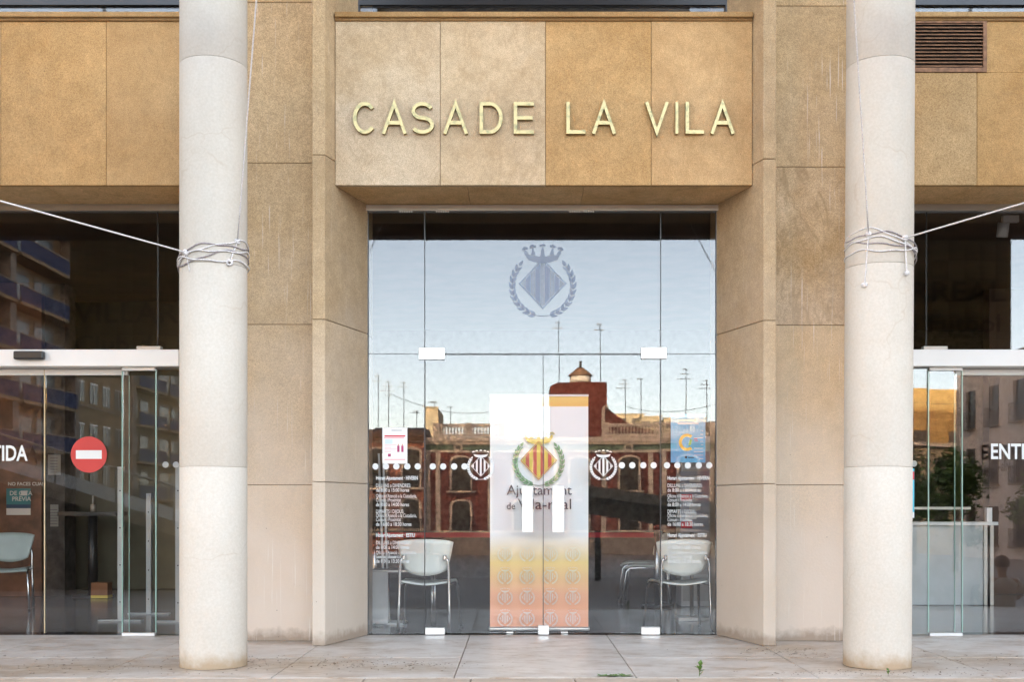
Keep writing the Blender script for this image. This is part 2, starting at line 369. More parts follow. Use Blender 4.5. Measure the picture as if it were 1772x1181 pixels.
# ------------------------------------------------------------------ town hall
th = empty('town_hall', (0, 0, 0))
tag(th, 'sandstone town hall front with glazed entrance bays and pale round columns', 'building')
SX, SO = 1.745, 1.847          # inner and outer edge of the pilaster strip, |x|
PC = 2.31                      # pier axis
YS, YP, YL = -.78, -.45, -.62  # front planes: strip, pier panel, lintel
ZL, ZT = 3.72, 5.07            # lintel underside, top
def pier(cx, jo_strip, jo_panel, tint):
    p = empty('pier', (0, 0, 0), th)
    hs, ho, hg = PC - SX, PC - SO, PC - 1.505
    MB().box(cx-ho+.012, cx+ho-.012, YP+.012, .3, -.01, 7.2).build('core', M['joint'], p)
    zz = [0.0] + jo_panel + [7.2]
    for a, b in zip(zz[:-1], zz[1:]):
        k = random.uniform(.86, 1.06); c = (tint[0]*k, tint[1]*k, tint[2]*k)
        bevel(MB().box(cx-ho+.001, cx+ho-.001, YP, YP+.04, a+.002, b-.002).build('panel', M['mottled'] if (cx > 0 and abs(a-jo_panel[1]) < .01) else M['pier'], p, color=c), .003)
    zz = [0.0] + jo_strip + [7.2]
    for s in (-1, 1):
        for a, b in zip(zz[:-1], zz[1:]):
            k = random.uniform(.93, 1.05)
            poly = [(cx+s*ho, YP+.2), (cx+s*ho, YS), (cx+s*hs, YS), (cx+s*hg, -.012), (cx+s*hg, .3), (cx+s*ho, .3)]
            bevel(MB().prism(poly, a+.002, b-.002).build('stone_block', M['strip'], p, color=(k, k*.99, k*.97)), .005)
    return p
def zl(lst, Y): return [Z_(y, Y) for y in lst]
pier(-PC, zl((835, 553, 268), YS), zl((840, 562, 282, 4), YP), (1.0, .97, .93))
pier(PC, zl((838, 555, 275), YS), zl((840, 563, 289, 10), YP), (1.0, .98, .95))
pier(-3*PC, zl((835, 553, 268), YS), zl((840, 562, 282), YP), (1, 1, 1))
pier(3*PC, zl((838, 555, 275), YS), zl((840, 563, 289), YP), (1, 1, 1))
def lintel(x0, x1, joints, tints, soffit_j, vent=None):
    p = empty('lintel', (0, 0, 0), th)
    MB().box(x0+.004, x1-.004, YL+.022, .1, ZL+.012, ZT).build('core', M['joint'], p)
    xs_ = [x0] + joints + [x1]
    for i in range(len(xs_)-1):
        a, b = xs_[i]+.0015, xs_[i+1]-.0015
        dy = random.uniform(-.002, .002)
        if vent and a < vent[1] - .01 and b > vent[0]:
            o = MB().box(a, b, YL+dy, YL+.05, ZL, vent[2]-.002)
            if vent[1] < b: o.box(vent[1]+.002, b, YL+dy, YL+.05, vent[2]-.002+.0001, ZT)
            if a < vent[0]: o.box(a, vent[0]-.002, YL+dy, YL+.05, vent[2]-.002+.0001, ZT)
        else: o = MB().box(a, b, YL+dy, YL+.05, ZL, ZT)
        bevel(o.build('panel', M['stone'], p, color=tints[i]), .003)
    sj = [x0] + soffit_j + [x1]
    for i in range(len(sj)-1):
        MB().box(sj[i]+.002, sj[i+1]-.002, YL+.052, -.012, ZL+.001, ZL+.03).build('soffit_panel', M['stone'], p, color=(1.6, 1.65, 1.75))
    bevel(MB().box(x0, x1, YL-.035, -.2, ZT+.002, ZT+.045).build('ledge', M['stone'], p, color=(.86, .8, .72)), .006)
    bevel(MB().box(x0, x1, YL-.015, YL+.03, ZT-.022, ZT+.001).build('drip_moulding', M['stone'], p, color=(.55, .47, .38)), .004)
    return p
hx = 1.690
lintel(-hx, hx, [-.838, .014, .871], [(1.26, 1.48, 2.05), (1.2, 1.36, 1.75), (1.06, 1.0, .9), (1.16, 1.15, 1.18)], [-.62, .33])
sx0, sx1 = 2*PC-hx, 2*PC+hx
VENT = (sx0+.02, X_(1707, YL), Z_(125, YL))
lintel(-sx1, -sx0, [-5.25, -4.4, -3.545], [(1, .98, .93), (1, .98, .93), (1.08, 1.02, .92), (1.04, 1.0, .96)], [-5.0, -4.05])
pr = lintel(sx0, sx1, [3.51, 4.37, 5.22], [(1.02, 1.02, 1.02), (1.02, .93, .78), (1, .96, .9), (1, 1, 1)], [4.2, 5.2], VENT)
# louvred vent
vg = empty('vent_grille', (0, 0, 0), th)
v0, v1, vz0, vz1 = VENT[0], VENT[1], VENT[2], ZT-.024
MB().box(v0, v1, YL+.015, YL+.02, vz0, vz1).build('back_plate', M['black'], vg)
fb = MB().box(v0, v1, YL-.012, YL+.014, vz0, vz0+.035).box(v0, v1, YL-.012, YL+.014, vz1-.012, vz1).box(v1-.03, v1, YL-.0125, YL+.014, vz0+.0352, vz1-.0122).box(v0, v0+.03, YL-.0125, YL+.014, vz0+.0352, vz1-.0122)
fb.build('frame', M['rust'], vg)
ns = 13
for i in range(ns):
    z = vz0 + .05 + (vz1-vz0-.07)*i/(ns-1)
    MB().add([(v0+.03, YL-.008, z-.006), (v1-.031, YL-.008, z-.006), (v1-.031, YL+.013, z+.01), (v0+.03, YL+.013, z+.01),
              (v0+.03, YL-.008, z-.001), (v1-.031, YL-.008, z-.001), (v1-.031, YL+.013, z+.015), (v0+.03, YL+.013, z+.015)],
             [(0,3,2,1), (4,5,6,7), (0,1,5,4), (1,2,6,5), (2,3,7,6), (3,0,4,7)]).build('slat', M['rust'], vg)
# columns
RC = .2300; YC = -1.87
def column(x, lean=0):
    c = empty('column', (x, YC, 0), th); c.rotation_euler[1] = lean
    zz = [0.0, Z_(808, YC-.2), Z_(455, YC-.2), Z_(98, YC-.2), 6.6]
    MB().cyl((0, 0), RC-.005, 0, 6.6, 48).build('core', M['coljoint'], c)
    for a, b in zip(zz[:-1], zz[1:]):
        bevel(MB().cyl((0, 0), RC, a+.0008, b-.0008, 96).build('drum', M['column'], c), .002, 2)
column(-2.338, 0); column(2.30, R(.32)); column(-3*PC); column(3*PC)
# outer beam of the porch and an unseen building mass behind, sized to block the low sun
box('porch_beam', M['wood'], th, -11, 11, -4.3, -4.08, 4.44, 4.66)
for x in (-9, -4.62, 4.62, 9): MB().tube([(x, -4.18, 4.65), (x, .76, 10.2)], .02, 8).build('tie_rod', M['frame'], th)
box('unseen_shade_mass', M['stone'], th, -46, 46, .75, 16, 7.2, 23)  # storeys above, out of view; height and width set to shade the plaza
box('unseen_shade_mass', M['stone'], th, -46, -9.25, .35, 16, -1, 7.19); box('unseen_shade_mass', M['stone'], th, 9.25, 46, .35, 16, -1, 7.19)
box('unseen_shade_mass', M['stone'], th, -9.24, 9.24, .72, 16, 4.15, 7.19); box('unseen_shade_mass', M['stone'], th, -9.24, 9.24, 8.25, 16, -1, 4.14)  # unseen filler boxes added to stop sun leaking through
# upper windows
for (a, b) in ((-1.6, 1.6), (-6.15, -3.02), (3.02, 6.15)):
    u = empty('upper_window', (0, 0, 0), th); y = -.2
    MB().box(a, b, y, y+.07, 5.117, 5.135).box(a, b, y, y+.07, 5.372, 5.43).box(a, b, y, y+.07, 7.0, 7.19).box(a, a+.05, y+.001, y+.07, 5.136, 6.99).box(b-.05, b, y+.001, y+.07, 5.136, 6.99).build('frame', M['frame'], u)
    MB().box(a+.051, b-.051, y+.03, y+.04, 5.136, 5.371).build('pane', M['glass'], u)
    MB().box(a+.051, b-.051, y+.03, y+.04, 5.431, 6.99).build('pane', M['glass'], u)
    box('dark_room_sheet', M['black'], u, a-.1, b+.1, .6, .7, 5.0, 7.19)  # black sheet stands in for the shade of the unlit room

# ------------------------------------------------------------------ glazing
G0, G1 = -.006, .006
def gx(px): return X_(px)
def gz(py): return Z_(py)
ent = empty('entrance_glazing', (0, 0, 0), th)
def pane(x0, x1, z0, z1, parent, y=0):      # each sheet hangs a hair out of true
    cx_, cz_ = (x0+x1)/2, (z0+z1)/2
    o = MB().box(x0+.0025-cx_, x1-.0025-cx_, G0, G1, z0+.0025-cz_, z1-.0025-cz_).build('glass_pane', M['glass'], parent, (cx_, y, cz_))
    o.rotation_euler = (R(random.uniform(-.035, .035)), 0, R(random.uniform(-.035, .035))); return o
xl, xr, xa, xb, xm = -1.50, 1.50, gx(735), gx(1143), gx(940)
zt, zd = gz(367), gz(613)
for a, b in ((xl, xa), (xa, xb), (xb, xr)): pane(a, b, zd, zt, ent)
pane(xl, xa, .012, zd, ent); pane(xb, xr, .012, zd, ent)
for a, b in ((xa+.004, xm), (xm, xb-.004)):
    pane(a, b, .016, zd-.006, ent)
jm = MB()
for x in (xa, xb): jm.box(x-.004, x+.004, -.007, .007, .012, zt)
jm.box(xa+.0045, xb-.0045, -.0072, .0072, zd-.007, zd+.004).box(xm-.0035, xm+.0035, -.0068, .0068, .016, zd-.0075).box(xl, xa-.0045, -.0068, .0068, zd-.002, zd+.002).box(xb+.0045, xr, -.0068, .0068, zd-.002, zd+.002)
jm.build('seal', M['black'], ent)
MB().box(-1.53, 1.535, -.05, .03, gz(367), gz(357)).build('top_channel', M['alu'], ent)
MB().box(-1.515, -1.501, -.02, .02, .0, zt-.001).box(1.501, 1.515, -.02, .02, 0, zt-.001).build('side_channel', col('dark anodised channel', (.10, .095, .09), .4), ent)
for px in (692, 755, 985, 1005):
    for k in range(6): MB().box(gx(px)+k*.02, gx(px)+k*.02+.012, -.045, -.035, gz(370), gz(367)-.0005).build('brush_clip', M['white'], ent)
def fitting(x0, x1, z0, z1, name='patch_fitting', notch=None):
    o = MB().box(x0, x1, -.026, .026, z0, z1).build(name, M['steel'], ent); bevel(o, .004)
    n = 3 if (x1-x0) > .2 else 2
    for i in range(n):
        for j in ((.27, .75) if name == 'patch_fitting' else (.5,)):
            cx_, cz_ = x0+(x1-x0)*(i+.5)/n, z0+(z1-z0)*j
            q = MB(); q.cyl((0, 0), .009, 0, .004, 12)
            s = q.build('screw', M['chrome'], o); s.rotation_euler[0] = R(90); s.location = (cx_, -.026, cz_)
    return o
def ell(px0, px1, py0, py1):
    fitting(gx(px0), gx(px1), gz(py1), gz(py0))
    MB().box(gx(px0+8), gx(px1-2), -.0275, -.0262, gz(613)-.003, gz(613)+.003).build('gap', M['black'], ent)
ell(725, 770, 603, 623); ell(1109, 1153, 602, 622)
fitting(gx(736), gx(770), .004, gz(1087), 'floor_hinge'); fitting(gx(1109), gx(1142), .004, gz(1086), 'floor_hinge')
fitting(gx(931), gx(950), .004, gz(1083), 'floor_lock')
for a, b in ((903, 922), (955, 976)):
    h = bevel(MB().box(gx(a), gx(b), -.075, -.055, gz(922), gz(842)).build('door_handle', M['white'], ent), .004)
    MB().box((gx(a)+gx(b))/2-.012, (gx(a)+gx(b))/2+.012, -.0548, -.0065, gz(860), gz(852)).box((gx(a)+gx(b))/2-.012, (gx(a)+gx(b))/2+.012, -.0548, -.0065, gz(912), gz(904)).build('handle_stem', M['steel'], h)
def bay(s):
    e = empty('sliding_door_bay', (0, 0, 0), th)
    def bx(n, m, a, b, *r): return MB().box(s*a, s*b, *r).build(n, m, e)
    def pn(a, b, z0, z1, y=0): return pane(min(s*a, s*b), max(s*a, s*b), z0, z1, e, y)
    bx('top_channel', M['alu'], 3.09, 6.15, -.05, .03, gz(367), gz(356))
    h0, h1 = gz(638), gz(609)
    bevel(bx('door_header', M['white'], 3.10, 6.14, -.14, .10, h0, h1), .006)
    pn(3.12, 3.325, h1+.002, gz(367)); pn(3.325, 6.1, h1+.002, gz(367))
    bx('seal', M['black'], 3.322, 3.328, -.0075, .0075, h1, gz(367)-.001)
    bevel(bx('clamp', M['alu'], 3.29, 3.50, -.03, .03, h1+.0005, h1+.045), .004)
    # fixed screens, pocket screen and the two leaves
    pn(3.12, 3.325, .012, h0, -.05); pn(3.325, 3.605, .03, h0, -.06)
    bx('screen_foot', M['white'], 3.325, 3.605, -.085, -.04, .002, .026)
    bx('screen_head', M['white'], 3.325, 3.605, -.085, -.04, h0-.028, h0-.001)
    bx('glass_edge', M['greenedge'], 3.6055, 3.614, -.067, -.053, .03, h0-.03)
    bx('glass_edge', M['greenedge'], 3.316, 3.3245, -.067, -.056, .03, h0-.03)
    for a, b, nm in ((3.59, 4.315, 0), (4.325, 5.06, 1)):
        pn(a, b, .02, h0-.05, .045)
        bx('leaf_rail', M['white'], a, b, .028, .062, h0-.055, h0-.004)
        bx('glass_edge', M['greenedge'], a-.006, a-.0005, .038, .052, .02, h0-.056)
    bx('meeting_seal', M['gasket'], 4.3155, 4.3245, .035, .057, .012, h0-.003)
    pn(5.07, 6.1, .02, h0, -.05)
    sn = bevel(bx('door_sensor', M['black'], 4.235, 4.49, -.20, -.141, gz(627), gz(613)), .012, 2)
    return e
bay(-1); bay(1)

# ------------------------------------------------------------------ lobby behind the glass (setting)
tag(MB().box(-9.2, 9.2, .021, 9, -.3, -.004).build('lobby_floor', M['lobby']), 'dark polished lobby floor', None, None, 'structure')
tag(MB().box(-9.2, 9.2, .31, 9, 3.9, 4.1).build('lobby_ceiling', M['wood']), 'dark boarded lobby ceiling', None, None, 'structure')
tag(MB().box(-9.2, 9.2, 8, 8.2, -.004, 3.9).build('wall_back', M['darkmarble']), 'dark lobby back wall', None, None, 'structure')
tag(MB().box(-9.4, -9.2, .35, 8.2, -.3, 4.1).build('wall_left', M['plaster']), 'lobby side wall', None, None, 'structure')
tag(MB().box(9.2, 9.4, .35, 8.2, -.3, 4.1).build('wall_right', M['plaster']), 'lobby side wall', None, None, 'structure')
lp = [tag(MB().box(-9.1, X_(72, 4.2), 4.2, 4.5, 0, 3.89).build('partition_wall', M['marble']), 'brown marble partition at the left of the lobby', None, None, 'structure'),
      tag(MB().box(X_(78, 4.25), X_(112, 4.25), 4.25, 4.6, 0, 3.89).build('lobby_pillar', M['darkmarble']), 'black veined marble pillar in the lobby', None, None, 'structure'),
      tag(MB().box(X_(113, 5.5), X_(330, 5.5), 5.5, 5.7, 0, 3.89).build('lobby_wall', M['olive']), 'olive lobby wall', None, None, 'structure'),
      tag(MB().box(X_(1712, 4.6), 9.1, 4.6, 4.8, 0, 3.89).build('timber_wall', col('timber wall', (.07, .032, .018), .4, var=.3)), 'brown timber lobby wall at the right', None, None, 'structure')]

# ------------------------------------------------------------------ crest and lettering
def ellipse(cx, cz, rx, rz, n=14, rot=0):
    return [(cx+rx*math.cos(t)*math.cos(rot)-rz*math.sin(t)*math.sin(rot), cz+rx*math.cos(t)*math.sin(rot)+rz*math.sin(t)*math.cos(rot)) for t in [2*math.pi*i/n for i in range(n)]]
def leafp(x, z, ang, L, W):
    ca, sa = math.cos(ang), math.sin(ang)
    pts = [(0, 0), (.3, .5), (.6, .42), (1, 0), (.6, -.42), (.3, -.5)]
    return [(x+(u*L)*ca-(v*W)*sa, z+(u*L)*sa+(v*W)*ca) for u, v in pts]
def crest_polys():
    out = {'frame': [], 'bar': [], 'field': [], 'crown': [], 'crown_ball': [], 'leaf': [], 'leaf2': [], 'stem': [], 'stem2': [], 'band': []}
    hw, hh, cz = .36, .385, -.03
    def diamond_strip(a, b, hw, hh):
        f = lambda x: hh*(1-abs(x)/hw)
        xs_ = [a] + ([0] if a < 0 < b else []) + [b]
        return [(x, cz-f(x)) for x in xs_] + [(x, cz+f(x)) for x in reversed(xs_)]
    iw, ih = hw*.9, hh*.9; n = 9; stp = 2*iw/n
    for i in range(n):
        a = -iw+i*stp; (out['bar'] if i % 2 else out['field']).append(diamond_strip(a+.001, a+stp-.001, iw, ih))
    for k in range(4):
        c = [(0, hh), (hw, 0), (0, -hh), (-hw, 0)]; a, b = c[k], c[(k+1) % 4]
        out['frame'].append([(a[0], cz+a[1]), (b[0], cz+b[1]), (b[0]*.93, cz+b[1]*.93), (a[0]*.93, cz+a[1]*.93)])
    # crown: bowed band, rim and five trefoils
    N_ = 8
    top = [(-.27+.54*i/N_, .415-.035*math.sin(math.pi*i/N_)) for i in range(N_+1)]
    bot = [(-.215+.43*i/N_, .325-.045*math.sin(math.pi*i/N_)) for i in range(N_+1)]
    for i in range(N_): out['band'].append([bot[i], bot[i+1], top[i+1], top[i]])
    for x, z, k in ((-.26, .47, -.5), (-.15, .505, -.25), (0, .52, 0), (.15, .505, .25), (.26, .47, .5)):
        out['crown'].append([(x*.92-.035, .412-.03*(1-abs(x)/.27)), (x*.92+.035, .412-.03*(1-abs(x)/.27)), (x+.012, z), (x-.012, z)])
        for q in (-.9, 0, .9): out['crown_ball'].append(ellipse(x+.034*math.sin(q+k*.6), z+.034*math.cos(q+k*.6)+.004, .021, .021, 9))
    for s in (-1, 1):
        pts = []
        for i in range(13):
            t = R(-100 + 140*i/12); pts.append((s*(.0+.46*math.cos(t)*1.0), -.06+.46*math.sin(t)))
        for i in range(12):
            (x0, z0), (x1, z1) = pts[i], pts[i+1]; d = math.atan2(z1-z0, x1-x0); nx_, nz_ = -math.sin(d)*.006, math.cos(d)*.006
            out['stem' if s < 0 else 'stem2'].append([(x0-nx_, z0-nz_), (x1-nx_, z1-nz_), (x1+nx_, z1+nz_), (x0+nx_, z0+nz_)])
            if i >= 2:
                out['leaf' if s < 0 else 'leaf2'].append(leafp(x0, z0, d+.42, .125, .05)); out['leaf' if s < 0 else 'leaf2'].append(leafp(x0, z0, d-.42, .125, .05))
        out['leaf' if s < 0 else 'leaf2'].append(leafp(pts[-1][0], pts[-1][1], math.atan2(pts[-1][1]-pts[-2][1], pts[-1][0]-pts[-2][0]), .11, .055))
    return out
CP = crest_polys()
CREST_MESH = {}
def crest(parent_name, label, cat, cx, y, cz, size, mats, group=None, parent=None, face=1):
    """mats: part name -> (list of poly keys, material, layer, color)"""
    e = empty(parent_name, (cx, y, cz), parent)
    if label: tag(e, label, cat, group)
    for pname, keys, m, lay, c in mats:
        key = (pname, tuple(keys), m.name, lay, size)
        if key not in CREST_MESH:
            mb = MB()
            for k in keys:
                for poly in CP[k]:
                    a = sum(poly[i][0]*poly[(i+1) % len(poly)][1]-poly[(i+1) % len(poly)][0]*poly[i][1] for i in range(len(poly)))
                    if a < 0: poly = poly[::-1]
                    mb.add([(px_*size, -lay*.0008, pz_*size) for px_, pz_ in poly], [tuple(range(len(poly)))])
            me = mb.mesh(pname); me.materials.append(m); CREST_MESH[key] = me
        o = bpy.data.objects.new(pname, CREST_MESH[key]); COL.objects.link(o); o.parent = e
        if c: o.color = (*c, 1)
    return e
def text_mesh(body, size, bold=0, extr=0, align='LEFT', width=None):
    cu = bpy.data.curves.new('t', 'FONT'); cu.body = body; cu.size = size; cu.offset = bold; cu.extrude = extr; cu.align_x = align; cu.resolution_u = 3
    o = bpy.data.objects.new('t', cu); COL.objects.link(o)
    bpy.context.view_layer.update()
    me = bpy.data.meshes.new_from_object(o.evaluated_get(bpy.context.evaluated_depsgraph_get()))
    bpy.data.objects.remove(o); bpy.data.curves.remove(cu)
    if width and len(me.vertices):
        xs_ = [v.co.x for v in me.vertices]; k = width/(max(xs_)-min(xs_)); x0 = min(xs_)
        for v in me.vertices: v.co.x = (v.co.x-x0)*k
    return me
def text(name, body, size, mat, parent, x, y, z, bold=0, width=None, flip=False, extr=0, align='LEFT', wm=None):
    me = text_mesh(body, size, bold, extr, align, width); me.materials.append(mat)
    o = bpy.data.objects.new(name, me); COL.objects.link(o); o.parent = parent
    o.location = (x, y, z); o.rotation_euler = (R(90), 0, R(180) if flip else 0)
    return o
# brass letters
YLt = YL-.024
def lx(px): return X_(px, YLt)
def lz(py): return Z_(py, YLt)
sg = empty('brass_sign', (0, YLt, lz(232))); tag(sg, 'raised brass letters reading CASA DE LA VILA on the central lintel', 'sign')
def letter(ch, p0, p1):
    x0, x1, z0, z1 = lx(p0), lx(p1), lz(232), lz(177); w = .0285; h = w/2; y0, y1 = -.012, .024
    mb = MB(); cx_, rz = (x0+x1)/2, (z1-z0)/2; rx = (x1-x0)/2
    if ch == 'C':
        mb.ribbon([(cx_+(rx-h)*math.cos(R(a)), z0+rz+(rz-h)*math.sin(R(a))) for a in range(42, 319, 12)], w, y0, y1)
    elif ch == 'S':
        r = (rz-h)/2; pts = [(cx_+(rx-h)*math.cos(R(a))*.93, z0+h+3*r+r*math.sin(R(a))) for a in range(20, 271, 15)]
        pts += [(cx_+(rx-h)*math.cos(R(a)), z0+h+r+r*math.sin(R(a))) for a in range(75, -161, -15)]
        mb.ribbon(pts, w, y0, y1)
    elif ch == 'A':
        mb.ribbon([(x0+h*.9, z0), (cx_, z1-.012), (x1-h*.9, z0)], w*.92, y0, y1)
        mb.box(x0+(x1-x0)*.25, x1-(x1-x0)*.25, y0+.002, y1, z0+.075, z0+.075+.03)
    elif ch == 'V': mb.ribbon([(x0+h*.9, z1), (cx_, z0+.012), (x1-h*.9, z1)], w*.92, y0, y1)
    elif ch == 'D':
        pts = [(x0+h, z0+h), (x0+rx*.9, z0+h)] + [(x0+rx*.9+(rx*1.1-h)*math.cos(R(a)), z0+rz+(rz-h)*math.sin(R(a))) for a in range(-78, 79, 13)] + [(x0+rx*.9, z1-h), (x0+h, z1-h)]
        mb.ribbon(pts, w, y0, y1, True)
    elif ch == 'E':
        mb.box(x0, x0+w, y0, y1, z0, z1)
        for a, k in ((z0, 1), (z0+rz-h, .93), (z1-w, 1)): mb.box(x0+w+.0001, x0+(x1-x0)*k, y0, y1, a, a+w)
    elif ch == 'L': mb.box(x0, x0+w, y0, y1, z0, z1).box(x0+w+.0001, x1, y0, y1, z0, z0+w)
    elif ch == 'I': mb.box(cx_-h*.8, cx_+h*.8, y0, y1, z0, z1)
    mb.v = [(a-sg.location.x, b, c-sg.location.z) for a, b, c in mb.v]
    return mb.build('letter', M['brass'], sg)
for ch, a, b in (('C',611,652),('A',661,704),('S',711,751),('A',767,810),('D',830,870),('E',889,924),('L',980,1013),('A',1024,1066),('V',1116,1157),('I',1167,1175),('L',1186,1218),('A',1229,1271)): letter(ch, a, b)

YD = -.0085     # vinyl lies on the outside of the glass
fz = M['frosted']
crest('frosted_crest', 'large frosted grey crest on the glass above the entrance doors', 'decal', gx(939), YD, gz(488), 
      .575,
      [('shield_field', ['field'], fz, 1, (.36,)*3), ('shield_bars', ['bar'], fz, 1, (.72,)*3), ('shield_frame', ['frame'], fz, 2, (.55,)*3), ('crown', ['band', 'crown'], fz, 1, (.55,)*3), ('crown_trefoils', ['crown_ball'], fz, 2, (.6,)*3), ('laurel_branch', ['leaf'], fz, 1, (.58,)*3), ('laurel_branch', ['leaf2'], fz, 1, (.58,)*3), ('laurel_stem', ['stem'], fz, 2, (.4,)*3), ('laurel_stem', ['stem2'], fz, 3, (.4,)*3)])
vn = M['vinyl']
for nm, px, lb in (('white_crest', 832, 'white crest decal on left door leaf, partly before the banner'), ('white_crest', 1044, 'white crest decal on right door leaf, beside the banner')):
    crest(nm, lb, 'decal', gx(px), YD, gz(806), .235, [('shield_frame', ['frame'], vn, 1, None), ('shield_bars', ['field'], vn, 1, None), ('crown', ['band', 'crown_ball'], vn, 1, None), ('laurel_branch', ['leaf', 'stem'], vn, 1, None), ('laurel_branch', ['leaf2', 'stem2'], vn, 2, None)], 'white crest decals on the doors')
# rows of white dots
def dots(label, pxs, py):
    e = empty('dot_row', (0, YD, gz(py))); tag(e, label, 'decal', 'white safety dots on the glass')
    me = None
    for p in pxs:
        if me is None:
            mb = MB(); mb.add([(.027*math.cos(2*math.pi*i/24), 0, .027*math.sin(2*math.pi*i/24)) for i in range(24)], [tuple(range(24))]); me = mb.mesh('dot'); me.materials.append(vn)
        o = bpy.data.objects.new('dot', me); COL.objects.link(o); o.parent = e; o.location = (gx(p), 0, 0)
dots('row of white dots on the narrow pane left of the doors', (650, 668, 686, 705, 723), 808)
dots('row of white dots on the left door leaf', (749, 767, 786, 804), 808)
dots('row of white dots on the right door leaf', (1076, 1094, 1113, 1131), 806)
dots('row of white dots on the narrow pane right of the doors', (1154, 1172, 1190, 1209, 1227), 806)
dots('two white dots on the glass beside the left column', (287, 305), 805); dots('single white dot on the glass beside the right column', (1581,), 803)
HOURS = [(829, 'Horari Ajuntament \u00b7 HIVERN', 72, .0012), (842, 'DILLUNS a DIVENDRES:', 60, 0), (850, 'de 8:00 a 15:00 hores', 57, .0003), (860, "Oficina d'Atenci\u00f3 a la Ciutadania,", 70, 0), (867, 'Consum i Proximitat', 43, 0), (875, 'de 8:00 a 14:00 hores', 57, .0003),
         (887, 'DIMARTS I DIJOUS:', 48, 0), (894, "Oficina d'Atenci\u00f3 a la Ciutadania,", 70, 0), (901, 'Consum i Proximitat', 43, 0), (909, 'de 16:00 a 18:30 hores', 61, .0003), (928, 'Horari Ajuntament \u00b7 ESTIU', 67, .0012), (941, 'DILLUNS a DIVENDRES:', 60, 0), (949, 'de 8:00 a 14:00 hores', 57, .0003), (958, "Oficina d'Atenci\u00f3 a la Ciutadania,", 70, 0), (965, 'Consum i Proximitat', 43, 0), (973, 'de 8:30 a 13:30 hores', 57, .0003)]
for px, lb in ((651, 'white opening hours lettering on the narrow pane left of the doors'), (1155, 'white opening hours lettering on the narrow pane right of the doors')):
    e = empty('opening_hours', (gx(px), YD, 0)); tag(e, lb, 'lettering', 'opening hours lettering')
    for py, s, wd, bo in HOURS: text('text_line', s, .046, vn, e, 0, 0, gz(py+2), bo, wd/200)
e = empty('exit_lettering', (gx(53), YD-.05, gz(798))); tag(e, 'white word SORTIDA on the left sliding door, cut by the frame', 'lettering')
text('word', 'SORTIDA', .185, vn, e, -.56, 0, 0, .004, .56)
e = empty('entry_lettering', (gx(1710), YD-.05, gz(795))); tag(e, 'white word ENTRADA on the right sliding door, cut by the frame', 'lettering')
text('word', 'ENTRADA', .185, vn, e, 0, 0, 0, .004, .64)
# no-entry sign
e = empty('no_entry_sign', (gx(151), .036, gz(787))); tag(e, 'round red no entry sign on the left sliding door', 'sign')
mb = MB(); mb.add([(.157*math.cos(2*math.pi*i/48), 0, .157*math.sin(2*math.pi*i/48)) for i in range(48)], [tuple(range(48))]); mb.build('disc', M['redsign'], e)
MB().quad((-.112, -.001, -.037), (.112, -.001, -.037), (.112, -.001, .037), (-.112, -.001, .037)).build('bar', vn, e)

# posters
def sheet(name, label, cat, x0, x1, z0, z1, y, base):
    e = empty(name, ((x0+x1)/2, y, z0)); tag(e, label, cat)
    MB().box(-(x1-x0)/2, (x1-x0)/2, -.0006, .0006, 0, z1-z0).build('sheet', base, e); return e
def blk(e, m, x0, x1, z0, z1, nm='print_block', lay=1): return MB().box(x0, x1, -.0007-.0007*lay, -.0007-.0007*lay+.0005, z0, z1).build(nm, m, e)
red, pink, blue = col('print red', (.6, .06, .08)), col('print pink', (.75, .38, .38)), col('print blue', (.13, .42, .68))
e = sheet('notice', 'white paper notice with red print on the pane left of the doors', 'poster', gx(662), gx(705), gz(803), gz(741), -.0075, M['paper'])
blk(e, red, -.09, .09, .232, .246); blk(e, pink, -.095, .08, .218, .228); blk(e, col('print pale blue', (.55, .65, .8)), -.085, -.02, .17, .21); blk(e, pink, -.09, .09, .03, .04); blk(e, M['ink'], -.03, .06, .285, .290)
for x in (.03, .065): blk(e, col('print plum', (.4, .05, .14)), x-.010, x+.010, .10, .155, 'figure'); blk(e, col('print skin', (.6, .35, .25)), x-.006, x+.006, .156, .17, 'figure')
blk(e, col('print plum', (.4, .05, .14)), -.06, -.035, .06, .085)
for k in range(6): blk(e, pink, -.09, -.09+.03+.08*random.random(), .10+.012*k, .104+.012*k)
e = sheet('blue_poster', 'light blue poster with a yellow letter C on the pane right of the doors', 'poster', gx(1161), gx(1221), gz(801), gz(717), .0085, blue)
mb = MB(); mb.ribbon([(.058*math.cos(R(a))-.01, .175+.062*math.sin(R(a))) for a in range(50, 311, 13)], .026, -.0022, -.0016); mb.build('letter_c', col('print yellow', (.85, .5, .05)), e)
MB().add([(.0, -.002, .15), (.022, -.002, .15), (.035, -.002, .2), (.015, -.002, .2)], [(0, 1, 2, 3)]).build('green_stroke', col('print green', (.35, .6, .12)), e)
blk(e, red, .05, .08, .2, .207); blk(e, red, .055, .085, .185, .191); blk(e, vn, -.09, .09, .33, .345); blk(e, vn, -.09, .07, .345+.01, .375); blk(e, M['ink'], -.03, -.01, .035, .055); blk(e, M['ink'], .0, .05, .038, .046)
for k in range(9): blk(e, vn, .04+.08*random.random(), .13, .03+.03*k, .036+.03*k)
e = sheet('column_side_poster', 'narrow strip of blue and red poster beside the right column', 'poster', 3.13, gx(1578), gz(897), gz(812), -.058, col('print cyan', (.1, .45, .6)))
blk(e, red, -.03, .034, .33, .40); blk(e, vn, -.03, .034, .0, .05)
e = sheet('appointment_poster', 'teal and navy appointment poster on the brown marble partition', 'poster', X_(11, 4.19), X_(53, 4.19), Z_(892, 4.19), Z_(846, 4.19), 4.19, col('print teal', (.05, .22, .25)))
blk(e, col('print navy', (.03, .07, .14)), -.15, .15, .085, .13); blk(e, vn, -.15, .15, 0, .083)
